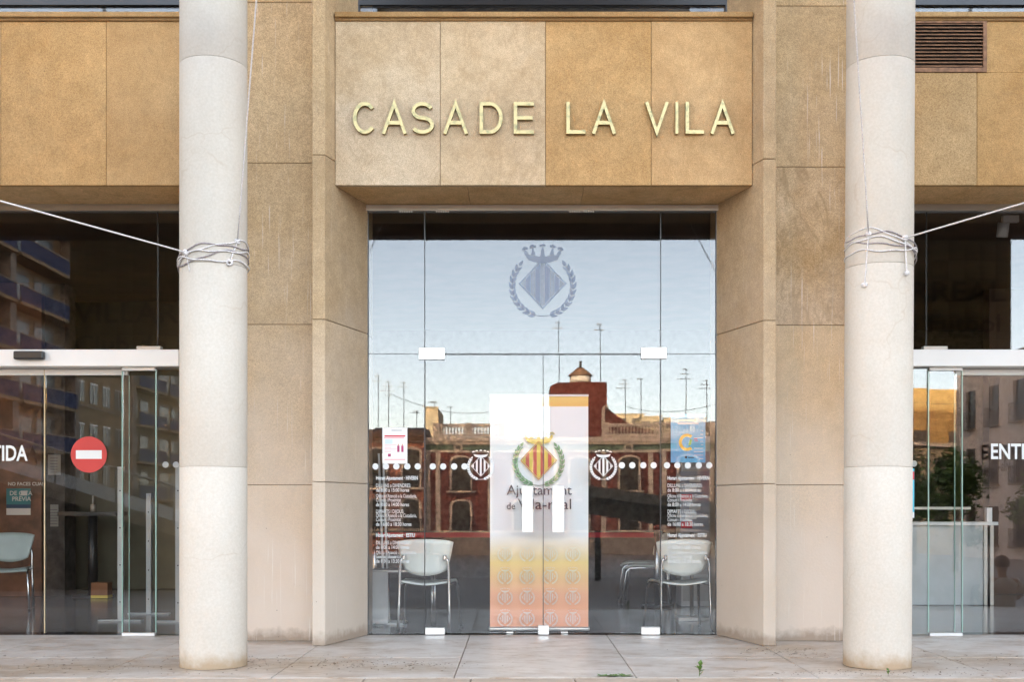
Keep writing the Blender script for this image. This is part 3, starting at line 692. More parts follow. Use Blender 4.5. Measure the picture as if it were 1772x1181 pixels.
text('print_text', 'DE CITA', .075, vn, e, -.11, -.003, .245, .001); text('print_text', 'PR\u00c8VIA', .075, vn, e, -.08, -.003, .175, .001); text('print_text', 'NO FACES CUA!', .06, vn, e, -.13, -.003, .365, .001)
blk(e, vn, .03, .11, .24, .30)
for px, py, w_, h_ in ((94, 805, 22, 35), (94, 893, 14, 38)):
    e = sheet('wall_notice', 'small grey notice sheet on the black marble pillar, %s one' % ('upper' if py < 850 else 'lower'), 'poster', X_(px-w_/2, 4.24), X_(px+w_/2, 4.24), Z_(py+h_/2, 4.24), Z_(py-h_/2, 4.24), 4.24, col('grey paper', (.22, .22, .21)))
    for k in range(6): blk(e, M['ink'], -.05, .04, .03+.035*k, .036+.035*k)

# ------------------------------------------------------------------ roll-up banner
YB = .25
bx0, bx1, bz0, bz1 = X_(848, YB), X_(1018, YB), Z_(1086, YB), Z_(686, YB)
rb = empty('roll_up_banner', ((bx0+bx1)/2, YB, 0)); tag(rb, 'tall roll-up banner fading from white to orange standing behind the doors', 'banner')
hw = (bx1-bx0)/2
mb = MB(); n = 20
cu = lambda t, z: .012*math.sin(t*5)*(1-z/2.2) - (.03*(1-z/.35)**2 if (z < .35 and t < .12) else 0)*(1-t/.12)
for i in range(n):
    for j in range(n):
        q = []
        for a, b in ((i, j), (i+1, j), (i+1, j+1), (i, j+1)):
            t = a/n; z = bz0+(bz1-bz0)*b/n; q.append((-hw+2*hw*t, cu(t, z), z))
        mb.add(q, [(0, 1, 2, 3)], True)
mb.build('printed_sheet', rollup_mat(bz0, bz1), rb)
bevel(MB().box(-hw-.012, hw+.012, -.05, .06, .012, bz0+.002).build('base_cassette', M['alu'], rb), .015, 3)
MB().box(-hw-.002, hw+.002, -.01, .012, bz1-.004, bz1+.014).build('top_rail', M['white'], rb)
for x in (-.26, .22): MB().box(x-.03, x+.03, -.13, .14, .001, .011).build('foot', M['steel'], rb)
MB().tube([(0, .07, .02), (0, .07, bz1)], .009).build('pole', M['alu'], rb)
zc = Z_(795, YB); gold, gr1 = col('crest gold', (.80, .62, .16)), col('crest green', (.30, .48, .28))
cr = crest('printed_crest', None, None, X_(932, YB)-rb.location.x, -.035, zc, .455, [('shield_field', ['field'], col('crest yellow', (.86, .66, .14)), 1, None), ('shield_bars', ['bar'], col('crest red', (.66, .15, .11)), 1, None), ('shield_frame', ['frame'], col('crest ochre', (.72, .40, .10)), 2, None), ('crown_band', ['band', 'crown'], gold, 1, None), ('crown_trefoils', ['crown_ball'], col('crest gold light', (.85, .74, .35)), 2, None), ('laurel_branch', ['leaf'], gr1, 1, None), ('laurel_branch', ['leaf2'], gr1, 1, None), ('laurel_stem', ['stem'], col('crest dark green', (.12, .2, .12)), 2, None), ('laurel_stem', ['stem2'], M['crest dark green'], 3, None)], parent=rb)
ink = col('banner ink', (.06, .06, .08))
text('printed_text', 'Ajuntament', .125, ink, rb, X_(877, YB)-rb.location.x, -.035, Z_(857, YB), 0, (X_(989, YB)-X_(877, YB)))
text('printed_text', 'de', .085, ink, rb, X_(877, YB)-rb.location.x, -.035, Z_(882, YB), 0, .075)
text('printed_text', 'Vila-real', .135, ink, rb, X_(896, YB)-rb.location.x, -.035, Z_(882, YB), 0, (X_(988, YB)-X_(896, YB)))
pal = [col('pale print %d' % i, c) for i, c in enumerate(((.84, .66, .56), (.84, .70, .58), (.85, .76, .55), (.84, .80, .66)))]
for j, py in enumerate((1070, 1033, 997, 958)):
    for px in (874, 912, 952, 991):
        m = pal[j]
        crest('printed_crest', None, None, X_(px, YB)-rb.location.x, -.035, Z_(py, YB), .135, [('motif', ['frame', 'field', 'crown_ball', 'band', 'leaf', 'leaf2'], m, 1, None)], parent=rb)

# ------------------------------------------------------------------ chairs
def chair(name, label, x, y, rz, group, mat=M['seatplastic']):
    e = empty(name, (x, y, 0), None, rz); tag(e, label, 'chair', group)      # faces +y, back at -y
    mb = MB(); n = 14; m = 8; vs = []
    for j in range(m+1):
        v = j/m
        for i in range(n+1):
            u = -1+2*i/n
            hwid = (.19+.068*v**.8) * (1 - .02*v)
            zlow = .50+.045*u*u; ztop = .825-.018*u*u
            z = zlow+(ztop-zlow)*v
            if abs(u) > .8: z += (-.5 if v > .5 else .25)*(abs(u)-.8)*.1*abs(v-.5)*2
            vs.append((u*hwid, -.215-.05*v+.055*u*u, z))
    fs = [(j*(n+1)+i, j*(n+1)+i+1, (j+1)*(n+1)+i+1, (j+1)*(n+1)+i) for j in range(m) for i in range(n)]
    mb.add(vs, fs, True); o = mb.build('backrest', mat, e)
    s = o.modifiers.new('s', 'SOLIDIFY'); s.thickness = .012
    mb = MB(); vs = []
    for j in range(9):
        v = j/8
        for i in range(n+1):
            u = -1+2*i/n; vs.append((u*(.215+.02*v), -.19+.42*v, .445-.018*(1-u*u)*(1-v)-.03*max(0, v-.8)*5*v+.012*abs(u)))
    mb.add(vs, [(j*(n+1)+i, j*(n+1)+i+1, (j+1)*(n+1)+i+1, (j+1)*(n+1)+i) for j in range(8) for i in range(n)], True)
    o = mb.build('seat', mat, e); s = o.modifiers.new('s', 'SOLIDIFY'); s.thickness = .014
    for sx in (-1, 1):
        MB().tube([(sx*.185, -.262, .66), (sx*.205, -.262, .645), (sx*.215, -.255, .60), (sx*.218, -.25, .45), (sx*.222, -.262, .25), (sx*.228, -.285, .012)], .0125, 10).build('leg', M['chrome'], e)
        MB().tube([(sx*.215, -.25, .425), (sx*.222, .05, .425), (sx*.225, .16, .42), (sx*.24, .2, .38), (sx*.262, .25, .012)], .0115, 10).build('leg', M['chrome'], e)
        for q in ((sx*.228, -.285), (sx*.262, .25)): MB().cyl(q, .016, 0, .02, 10).build('foot_cap', M['black'], e)
        bevel(MB().box(sx*.165, sx*.198, -.275, -.245, .635, .69).build('bracket', M['chrome'], e), .012, 2)
    return e
G = 'pale lobby chairs'
def at_floor(px, Y): return X_(px, Y)
chair('lobby_chair', 'pale plastic chair with steel legs behind the left pane, its back to the glass', X_(741, .36), .40, R(-4), G)
chair('lobby_chair', 'pale plastic chair with steel legs behind the right pane, its back to the glass', X_(1175, .36), .40, R(6), G)
chair('lobby_chair', 'grey green lobby chair at the left edge before the brown partition', X_(12, 2.5), 2.5, R(195), G, col('grey green plastic', (.34, .38, .35), .4))
chair('lobby_chair', 'empty chair deeper in the lobby behind the right hand chair', X_(1117, 3.1), 3.1, R(80), G)
chair('lobby_chair', 'farthest chair of the row deep in the lobby right of the banner', X_(1108, 3.75), 3.75, R(82), G)

# ------------------------------------------------------------------ other lobby furniture
def belt_post(px, Y, label):
    x = X_(px, Y); e = empty('belt_post', (x, Y, 0)); tag(e, label, 'barrier post', 'belt barrier posts')
    MB().cyl((0, 0), .17, 0, .02, 28).build('base', M['black'], e); MB().cyl((0, 0), .03, .02, .86, 16).build('pole', M['chrome'], e); MB().cyl((0, 0), .036, .861, .9, 16).build('cap', M['black'], e)
    return x
ya = 2.75; x1 = belt_post(1137, ya, 'barrier post at the right end of the red belt'); x0 = belt_post(648, ya, 'barrier post at the left end of the red belt by the left pane')
tag(MB().box(x0+.037, x1-.037, ya-.002, ya+.002, .77, .825).build('barrier_belt', M['redbelt']), 'red barrier belt stretched across the lobby behind the banner', 'belt')
def stand(px, Y, z1, label):
    x = X_(px, Y); e = empty('detector_post', (x, Y, 0)); tag(e, label, 'post', 'white posts in the left lobby')
    MB().box(-.025, .025, -.02, .02, .012, z1).build('upright', col('pale grey metal', (.42, .44, .44), .4), e); MB().box(-.21, .21, -.04, .04, 0, .0118).build('foot', col('pale grey metal', (.42, .44, .44), .4), e)
    for k in range(4): MB().box(-.006, .006, -.0215, -.0201, z1*(.12+.24*k), z1*(.12+.24*k)+.012).build('hole', M['black'], e)
stand(209, 1.2, 1.50, 'pale flat post with bolt holes inside the left sliding door'); stand(258, 1.9, 1.25, 'second white post further inside behind the glass edge'); stand(309, 1.1, 1.5, 'white post half hidden by the left column')
e = empty('pedestal', (X_(161, 4.2), 4.2, 0)); tag(e, 'dark pedestal stand with a flat top in the left lobby', 'stand')
MB().cyl((0, 0), .055, .02, 1.0, 16).build('pole', M['black'], e); MB().box(-.36, .36, -.2, .2, 1.0, 1.05).build('top', M['black'], e); MB().cyl((0, 0), .25, 0, .02, 24).build('base', M['black'], e)
bt = tag(MB().cyl((0, 0), .03, 0, .09, 12).cyl((0, 0), .012, .09, .2, 10).build('dispenser_bottle', M['alu'], loc=(X_(161, 4.2), 4.2, 1.051)), 'small pump bottle on the dark pedestal', 'bottle')
e = empty('carton', (X_(176, 4.0), 4.0, 0)); tag(e, 'orange and yellow carton on the lobby floor', 'box')
MB().box(-.10, .10, -.08, .08, .035, .19).build('body', col('orange card', (.2, .075, .025)), e); MB().box(-.103, .103, -.083, .083, 0, .0348).build('base', col('yellow card', (.5, .36, .05)), e)
# table and easel on the left, leaflet stand on the right
e = empty('side_table', (X_(700, .9), .95, 0)); tag(e, 'narrow grey table beside the left hand chair', 'table')
MB().box(-.30, .30, -.2, .2, .50, .52).build('top', M['alu'], e); MB().box(-.29, -.14, -.19, -.17, .02, .4995).build('side_panel', M['plaster'], e)
for x in (-.27, .27):
    for y in (-.16, .17): MB().cyl((x, y), .012, 0, .4995, 8).build('leg', M['chrome'], e)
e = empty('sign_easel', (X_(663, 1.0), 1.0, 0)); tag(e, 'thin white easel poles behind the left opening hours', 'stand')
for dx in (-.012, .028): MB().tube([(dx+.03, 0, .0), (dx-.03, 0, 1.62)], .010, 8).build('pole', M['white'], e)
MB().box(-.06, .12, -.03, .03, .62, .635).build('tray', M['white'], e); MB().box(-.2, .22, -.15, .15, 0, .012).build('foot', M['white'], e)
e = empty('leaflet_stand', (X_(1197, 1.35), 1.35, 0)); tag(e, 'grey leaflet stand with printed panels behind the right hand chair', 'stand')
MB().box(-.15, .15, -.15, .15, 0, .03).build('base', M['alu'], e); MB().cyl((0, 0), .02, .031, 1.0, 12).build('pole', M['alu'], e)
MB().box(-.12, .16, -.04, -.02, .86, 1.46).build('panel', col('grey panel', (.36, .37, .42)), e)
for k in range(6): MB().box(-.11+.04*(k % 3), .0+.04*(k % 3), -.045, -.041, .9+.09*k, .965+.09*k).build('leaflet', (red, M['paper'], M['plaster'])[k % 3], e)
e = empty('lobby_cabinet', (X_(1215, 2.6), 2.8, 0)); tag(e, 'tall pale shelving cabinet seen behind the right pane', 'cabinet')
MB().box(-.2, .6, 0, .4, 0, 1.9).build('carcass', M['plaster'], e)
for k in range(6): MB().box(-.18, .58, -.012, -.001, .06+.3*k, .33+.3*k).build('drawer_front', col('cabinet front', (.42, .4, .37)), e)
# reception counter at the right
e = empty('reception_counter', (X_(1640, 3.0), 3.0, 0)); tag(e, 'long white reception counter inside the right bay', 'counter')
xe = X_(1706, 3.0)-e.location.x
MB().box(-1.4, xe-.03, 0, .5, .0, .90).build('front', col('counter grey', (.42, .46, .47), .25), e); MB().box(-1.42, xe+.12, -.05, .55, .902, .94).build('top', M['white'], e)
for a in (0, .07): MB().box(xe+a-.028, xe+a+.01, -.02, .02, 0, .9).build('corner_post', M['alu'], e)
MB().box(-1.4, xe-.05, .3, .33, 1.08, 1.11).build('rail', M['alu'], e)
tag(MB().box(-.03, .03, -.03, .03, 0, .16).build('carton_on_counter', M['paper'], loc=(xe+e.location.x+.05, 3.05, .941)), 'small white carton on the end of the counter', 'carton')
# ceiling spotlights just inside the right bay
for px, py in ((1737, 385),):
    e = empty('spotlight', P(px, py, .5)); tag(e, 'white spotlight fixed under the ceiling inside the right bay', 'lamp')
    o = MB().cyl((0, 0), .05, -.13, .0, 18).build('head', M['white'], e); o.rotation_euler = (R(18), 0, 0)
    MB().box(-.015, .13, -.02, .02, .0, .06).build('arm', M['white'], e)

# ------------------------------------------------------------------ ropes on the columns
def ropes(cx, s, lab, wrap_z, knot_a, tails):
    e = empty('banner_rope', (cx, YC, wrap_z)); tag(e, lab, 'rope', 'ropes tied round the columns')
    r = RC+.008
    for k, (dz0, dz1, ph, m) in enumerate(((.0, .07, .3, 'cord'), (-.045, .035, 1.1, 'rope'), (-.085, .10, 2.0, 'rope'), (-.02, -.05, 2.9, 'rope'), (-.10, .02, 4.2, 'cord'))):
        pts = []
        for i in range(49):
            a = 2*math.pi*i/48; z = dz0+(dz1-dz0)*(.5+.5*math.cos(a-knot_a))+.014*math.sin(3*a+ph)+.006*math.sin(7*a+2*ph)
            pts.append(((r+.004*(k % 2))*math.cos(a), (r+.004*(k % 2))*math.sin(a), z))
        MB().tube(pts[:-1], .0048, 6, True).build('turn', M[m], e)
    return e
def rope_line(e, a, b, rad=.005, sag=.0):
    a, b = Vector(a)-e.location, Vector(b)-e.location
    pts = [a.lerp(b, i/16)-Vector((0, 0, sag*4*(i/16)*(1-i/16))) for i in range(17)]
    return MB().tube(pts, rad, 6).build('line', M['rope'], e)
def knot(e, p, rad=.022):
    p = Vector(p)-e.location; rnd = random.Random(int(abs(p.x)*1000))
    mb = MB()
    for k in range(3):
        ax = Vector((rnd.uniform(-1, 1), rnd.uniform(-1, 1), rnd.uniform(-1, 1))).normalized(); u = ax.orthogonal().normalized(); w_ = ax.cross(u)
        mb.tube([p+(u*math.cos(2*math.pi*i/14)+w_*math.sin(2*math.pi*i/14))*rad*.8 for i in range(14)], .0075, 6, True)
    return mb.build('knot', M['rope'], e)
def on_col(cx, px, py):         # a point on the front surface of a column
    Y = YC-RC
    for _ in range(8):
        x = X_(px, Y); d = max(-RC, min(RC, x-cx)); Y = YC-math.sqrt(max(0, RC**2-d*d))-.012
    return P(px, py, Y)
lc, rc = -2.338, 2.325
e = ropes(lc, -1, 'white rope wound round the left column with lines running up and outward', Z_(445, YC-.1), R(-20), None)
k1 = on_col(lc, 411, 418); knot(e, k1, .02); rope_line(e, k1, (-1.27, -4.36, 6.02)); k2 = on_col(lc, 322, 437); knot(e, k2)
rope_line(e, k2, (-3.5, -4.36, 2.80), .0055); k3 = on_col(lc, 397, 455); rope_line(e, k1, k3); knot(e, k3, .024); rope_line(e, k2, on_col(lc, 328, 470), .003)
e = ropes(rc, 1, 'white rope wound round the right column with a knotted hanging end', Z_(428, YC-.1), R(215), None)
k1 = on_col(rc, 1503, 405); knot(e, k1, .018); rope_line(e, k1, (1.24, -4.36, 6.02)); k2 = on_col(rc, 1566, 412); knot(e, k2)
rope_line(e, k2, (3.62, -4.36, 2.98), .0055); k3 = on_col(rc, 1496, 493); rope_line(e, k1, k3, .005); knot(e, k3, .02); rope_line(e, k2, on_col(rc, 1569, 470), .006); knot(e, on_col(rc, 1569, 473), .016)

# ------------------------------------------------------------------ cloth banners hung outside the porch (seen mirrored)
cl = plain('olive banner cloth', (.34, .28, .17), .9, var=.1); cd = plain('banner show-through', (.05, .04, .035), .9)
def cloth(name, label, x0, x1, z0, z1, lines, skew=0):
    e = empty(name, ((x0+x1)/2, -4.37, z0)); tag(e, label, 'banner'); h = (x1-x0)/2; mb = MB(); n = 12
    for i in range(n):
        for j in range(n):
            q = [(-h+2*h*a/n, .02*math.sin(a*.9), (z1-z0)*b/n + skew*(a/n)*(1-b/n)) for a, b in ((i, j), (i+1, j), (i+1, j+1), (i, j+1))]
            mb.add(q, [(0, 1, 2, 3)], True)
    o = mb.build('cloth', cl, e); m = o.modifiers.new('s', 'SOLIDIFY'); m.thickness = .003
    for s, wd, size, dz, dx in lines: text('lettering', s, size, cd, e, -h+dx, .03, dz, .004, wd); 
    for t in e.children:
        if t.name.startswith('lettering'): t.location.y = .035
    return e
cloth('hanging_banner', 'dark cloth banner of a football club hung outside the left bay, mirrored in its glass', -5.82, -3.45, 2.74, 5.9, [('VILLARREAL', 2.25, .36, .68, .06), ('Club de Futbol', 2.16, .32, .30, .08)])
cloth('hanging_banner', 'dark cloth banner of a football club hung outside the right bay, mirrored in its glass', 3.58, 5.98, 3.02, 5.9, [('VILLARREAL', 2.25, .36, .66, .06), ('Club de Futbol', 2.16, .32, .28, .08)], -.06)
cloth('hanging_banner', 'dark cloth banner reading L AJUNTAMENT mirrored in the upper central window', -1.93, 1.9, 6.0, 9.2, [("L'AJUNTAMENT", 2.8, .39, 1.18, .5)])

# ------------------------------------------------------------------ across the plaza (seen mirrored in the glass)
def gnd(D): return -.42-(D-2.62)*4.48/167.4
brick = plain('red render', (.14, .036, .028), .85, var=.18); trim = plain('pale stone trim', (.46, .43, .39), .8); greenb = plain('green frieze', (.10, .16, .12), .8)
dark = plain('dark opening', (.02, .018, .016), .4); tile = plain('brown roof tile', (.14, .08, .05), .9, var=.4, vscale=20)
ochre = plain('ochre render', (.33, .225, .085), .9); sand = plain('sand render', (.33, .285, .20), .9); beige = plain('beige render', (.34, .30, .27), .9); navy = plain('navy balcony panel', (.025, .04, .11), .9)
def win(b, xc, z0, z1, w_, Y, arch=True, rail=True, fr=trim):
    f = MB()
    o = .17
    f.box(xc-w_/2-o, xc-w_/2, Y, Y+.14, z0, z1).box(xc+w_/2, xc+w_/2+o, Y, Y+.14, z0, z1)
    if arch:
        n = 8; pts = [(xc-(w_/2+o)*math.cos(math.pi*i/n), z1+.38*math.sin(math.pi*i/n)) for i in range(n+1)]; pi_ = [(xc-(w_/2)*math.cos(math.pi*i/n), z1+.24*math.sin(math.pi*i/n)) for i in range(n+1)]
        for i in range(n): f.prism([pts[i], pts[i+1], pi_[i+1], pi_[i]], Y, Y+.14, 'y')
    else: f.box(xc-w_/2-o, xc+w_/2+o, Y, Y+.14, z1, z1+.18)
    f = f.build('window', fr, b)
    g = MB().box(xc-w_/2, xc+w_/2, Y, Y+.03, z0, z1+(.0))
    if arch: g.prism([(xc-(w_/2)*math.cos(math.pi*i/8), z1+.24*math.sin(math.pi*i/8)) for i in range(9)], Y, Y+.03, 'y')
    g.build('pane', dark, f)
    if rail:
        r = MB().box(xc-w_/2-.35, xc+w_/2+.35, Y, Y+.55, z0-.14, z0-.02); r.build('balcony_slab', trim, b)
        q = MB().box(xc-w_/2-.33, xc+w_/2+.33, Y+.5, Y+.53, z0+.9, z0+.95)
        for k in range(14): xx = xc-w_/2-.32+(w_+.64)*k/13; q.box(xx-.012, xx+.012, Y+.505, Y+.525, z0-.02, z0+.9)
        q.build('balcony_rail', M['frame'], b)
D = 68.0; dv = DG+D; Yb = -D
def vx(px, D=68.0): return V(px, 0, D)[0]
def vz(py, D=68.0): return V(0, py, D)[2]
rbd = empty('red_house', (0, Yb, gnd(D))); tag(rbd, 'red two storey house with pale trim and roof balustrade, mirrored in the doors', 'building')
def rel(b, mb): mb.v = [(x-b.location.x, y-b.location.y, z-b.location.z) for x, y, z in mb.v]; return mb
def part(b, name, m, *boxes):
    mb = MB()
    for q in boxes: mb.box(*q)
    return rel(b, mb).build(name, m, b)
xL, xR = vx(737), vx(1236); zr = vz(757); g0 = gnd(D)-.3
part(rbd, 'wall', brick, (xL, xR, Yb-9, Yb, g0, zr))
part(rbd, 'plinth', plain('grey plinth', (.22, .2, .19), .9), (xL-.01, xR+.01, Yb-.1, Yb+.06, g0, vz(921)))
part(rbd, 'string_course', trim, (xL-.05, xR+.05, Yb+.001, Yb+.12, vz(923), vz(918)))
part(rbd, 'cornice', trim, (xL-.1, xR+.1, Yb-.2, Yb+.35, vz(764), vz(757)), (xL-.1, xR+.1, Yb-.2, Yb+.2, vz(769), vz(764)-.001), (xL, xR, Yb+.001, Yb+.1, vz(783), vz(779)))
part(rbd, 'frieze', greenb, (xL, xR, Yb+.001, Yb+.04, vz(779)+.001, vz(769)-.001))
for px in (793, 908, 1085, 1180): part(rbd, 'frieze_vent', trim, (vx(px-8), vx(px+8), Yb+.041, Yb+.1, vz(779)+.003, vz(769)-.003)); part(rbd, 'vent_hole', dark, (vx(px-4), vx(px+4), Yb+.1005, Yb+.11, vz(777), vz(771)))
for px in (741, 758, 848, 960, 1043, 1124, 1150, 1232): part(rbd, 'pilaster', trim, (vx(px-4), vx(px+4), Yb+.001, Yb+.09, vz(918)+.001, vz(783)-.001))
rbd_off = rbd.location.copy()
class Off:   # windows are built in world numbers, then shifted to the house
    pass
def winw(b, *a, **k):
    before = set(b.children); win(b, *a, **k)
    for o in set(b.children)-before:
        o.data.transform(Matrix.Translation(-b.location))
        for c in o.children: c.data.transform(Matrix.Translation(-b.location))
for px in (798, 905, 1000, 1087, 1192):
    winw(rbd, vx(px), vz(848), vz(797), 1.25, Yb); winw(rbd, vx(px), vz(925)+.3, vz(872), 1.25, Yb, True, True)
zb0, zb1 = vz(756), vz(733)
for a, b in ((751, 872), (1041, 1236)):
    part(rbd, 'balustrade_rail', trim, (vx(a), vx(b), Yb-.1, Yb+.2, zb1-.22, zb1), (vx(a), vx(b), Yb-.08, Yb+.18, zb0, zb0+.2))
    for p in [a+4, (a+b)/2, b-4]: part(rbd, 'balustrade_pier', trim, (vx(p-6), vx(p+6), Yb-.15, Yb+.25, zb0+.001, zb1+.06))
    bal = None; n = int((b-a)/6)
    for k in range(n):
        x = vx(a+8+(b-a-16)*k/(n-1))
        if bal is None:
            mb = MB(); mb.cyl((0, 0), .06, 0, .12, 8).cyl((0, 0), .09, .12, .28, 8, .05).cyl((0, 0), .05, .28, zb1-zb0-.42, 8, .07); bal = mb.mesh('baluster'); bal.materials.append(trim)
        o = bpy.data.objects.new('baluster', bal); COL.objects.link(o); o.parent = rbd; o.location = Vector((x, Yb+.05, zb0+.2))-rbd.location
tw = part(rbd, 'tower', brick, (vx(951, 70), vx(1048, 70), -74, -70, zr-1, vz(668, 70)))
mb = MB(); x0, x1 = vx(951, 70), vx(1048, 70); z0, z1 = vz(668, 70)+.001, vz(662, 70); mb.prism([(x0, z0), (x1, z0), (x1, z1), (x0+.5, z1)], -74, -70.0, 'y'); rel(rbd, mb).build('tower_cap', brick, rbd)
c = Vector((vx(1003, 71), -71.5, vz(662, 71)))-rbd.location
MB().cyl((c.x, c.y), .75, c.z, c.z+.5, 8).build('lantern', trim, rbd); MB().cyl((c.x, c.y), .95, c.z+.501, c.z+1.1, 8, .25).build('lantern_roof', tile, rbd); MB().cyl((c.x, c.y), .1, c.z+1.1, c.z+1.6, 8).build('finial', dark, rbd)
mb = MB(); pts = [(vx(1049), zr-.2)]+[(vx(1049+9*i), vz(698+(1-(1-i/9)**2)*42)) for i in range(10)]+[(vx(1140), zr-.2)]; mb.prism(pts, Yb-3, Yb-1.5, 'y'); rel(rbd, mb).build('curved_gable', brick, rbd)
mb = MB(); pp = [(vx(1041), zb1), (vx(1047), zb1), (vx(1047), vz(706)), (vx(1055), vz(699)), (vx(1047), vz(697)), (vx(1041), vz(703))]; mb.prism(pp, Yb-1.4, Yb-1.1, 'y'); rel(rbd, mb).build('gable_edge', trim, rbd)
# lower neighbour with tiled roof
bn = empty('tiled_house', (vx(690, 67), -67, gnd(67))); tag(bn, 'low brown red house with tiled roof left of the red house, in reflection', 'building')
part(bn, 'wall', plain('brown red render', (.27, .12, .08), .9), (vx(560, 67), vx(735, 67), -75, -67, g0, vz(762, 67)))
mb = MB(); mb.prism([(-66.6, vz(765, 67)), (-66.6, vz(760, 67)), (-71, vz(738, 67)), (-76, vz(760, 67)), (-76, vz(765, 67))], vx(555, 67), vx(735.5, 67), 'x'); rel(bn, mb).build('roof', tile, bn)
for k in range(26):
    x = vx(640+3.7*k, 67); mb = MB(); mb.tube([(x, -66.55, vz(759, 67)), (x, -71, vz(737, 67))], .09, 6); rel(bn, mb).build('roof_tile_row', tile, bn)
for px in (655, 713): winw(bn, vx(px, 67), vz(845, 67), vz(785, 67), 1.1, -67); winw(bn, vx(px, 67), vz(925, 67), vz(872, 67), 1.1, -67)
part(bn, 'string_course', trim, (vx(560, 67), vx(735, 67), -66.999, -66.9, vz(922, 67), vz(917, 67)), (vx(560, 67), vx(735, 67), -66.999, -66.85, vz(768, 67), vz(763, 67)))
# right neighbour
br = empty('stone_house', (vx(1260, 67.5), -67.5, gnd(67))); tag(br, 'pale blockwork house right of the red house, in reflection', 'building')
part(br, 'wall', beige, (vx(1238), vx(1330), -76, -67.5, g0, vz(745)))
for k in range(8): part(br, 'course', trim, (vx(1238), vx(1330), -67.499, -67.46, vz(750+20*k), vz(749+20*k)))
# sunlit blocks behind
def block(label, px0, px1, py, Dd, m, wins=0, grp='sunlit blocks beyond the red house'):
    b = empty('background_house', (vx((px0+px1)/2, Dd), -Dd, gnd(Dd))); tag(b, label, 'building', grp)
    part(b, 'wall', m, (vx(px0, Dd), vx(px1, Dd), -Dd-8, -Dd, -3, vz(py, Dd)))
    part(b, 'parapet', m, (vx(px0, Dd)-.1, vx(px1, Dd)+.1, -Dd-.3, -Dd+.1, vz(py, Dd)+.001, vz(py-2, Dd)))
    for k in range(wins): x = vx(px0+(px1-px0)*(k+.5)/wins, Dd); part(b, 'window', dark, (x-.4, x+.4, -Dd+.001, -Dd+.05, vz(py+18, Dd), vz(py+7, Dd)))
block('narrow sunlit block above the tiled roof', 735, 758, 705, 98, sand); block('wide sunlit block behind the curved gable', 1060, 1112, 717, 100, sand, 2); block('sunlit block behind the balustrade next to the tower', 1105, 1146, 722, 96, sand, 2); block('sunlit block behind the blue poster', 1150, 1222, 726, 97, sand, 3); block('small orange sunlit block at the edge of the right pane', 1229, 1262, 734, 92, ochre, 1)
# aerials and poles
def aerial(px, py0, py1, Dd, label, arms=3, r=.03):
    b = empty('roof_aerial', (vx(px, Dd), -Dd, vz(py0, Dd))); tag(b, label, 'aerial', 'roof aerials against the sky')
    H = vz(py1, Dd)-vz(py0, Dd); MB().tube([(0, 0, 0), (0, 0, H)], r, 6).build('mast', M['frame'], b)
    for k in range(arms):
        z = H*(1-.09*k)-.05; l = (.25+.2*((k*37) % 3))
        MB().box(-l, l*.6, -.02, .02, z-.02, z+.02).build('arm', M['frame'], b)
        for q in (-1, -.4, .3): MB().box(l*q-.015, l*q+.015, -.3, .3, z-.015, z+.015).build('dipole', M['frame'], b)
for i, (px, a, b, ar, nm) in enumerate(((656, 755, 652, 2, 'leftmost thin aerial above the low roof'), (674, 745, 663, 4, 'dark pole with cross arms above the paper notice'), (700, 742, 664, 2, 'third aerial from the left pane edge'), (722, 742, 712, 2, 'short aerial beside the left door joint'), (752, 705, 694, 2, 'small aerial on the narrow sunlit block'), (780, 735, 702, 1, 'single aerial above the left balustrade'), (966, 665, 557, 2, 'tall aerial left of the tower lantern'), (1037, 668, 560, 2, 'tall aerial right of the tower lantern'), (1080, 735, 657, 3, 'aerial behind the curved gable'), (1107, 735, 655, 1, 'slim aerial right of the gable'), (1188, 735, 640, 3, 'tallest aerial in the right pane'), (1224, 735, 660, 3, 'aerial at the right pane edge'))):
    aerial(px, a, b, 76, nm, ar)
wb = empty('overhead_wire', (0, -74, 8)); tag(wb, 'thin overhead wire sagging across the reflected sky', 'wire')
for a, b in (((674, 683), (845, 712)), ((1082, 703), (1240, 700))):
    p, q = Vector(V(*a, 74)), Vector(V(*b, 74)); MB().tube([p.lerp(q, i/12)-Vector((0, 0, .5*4*(i/12)*(1-i/12)))-wb.location for i in range(13)], .02, 5).build('span', M['frame'], wb)

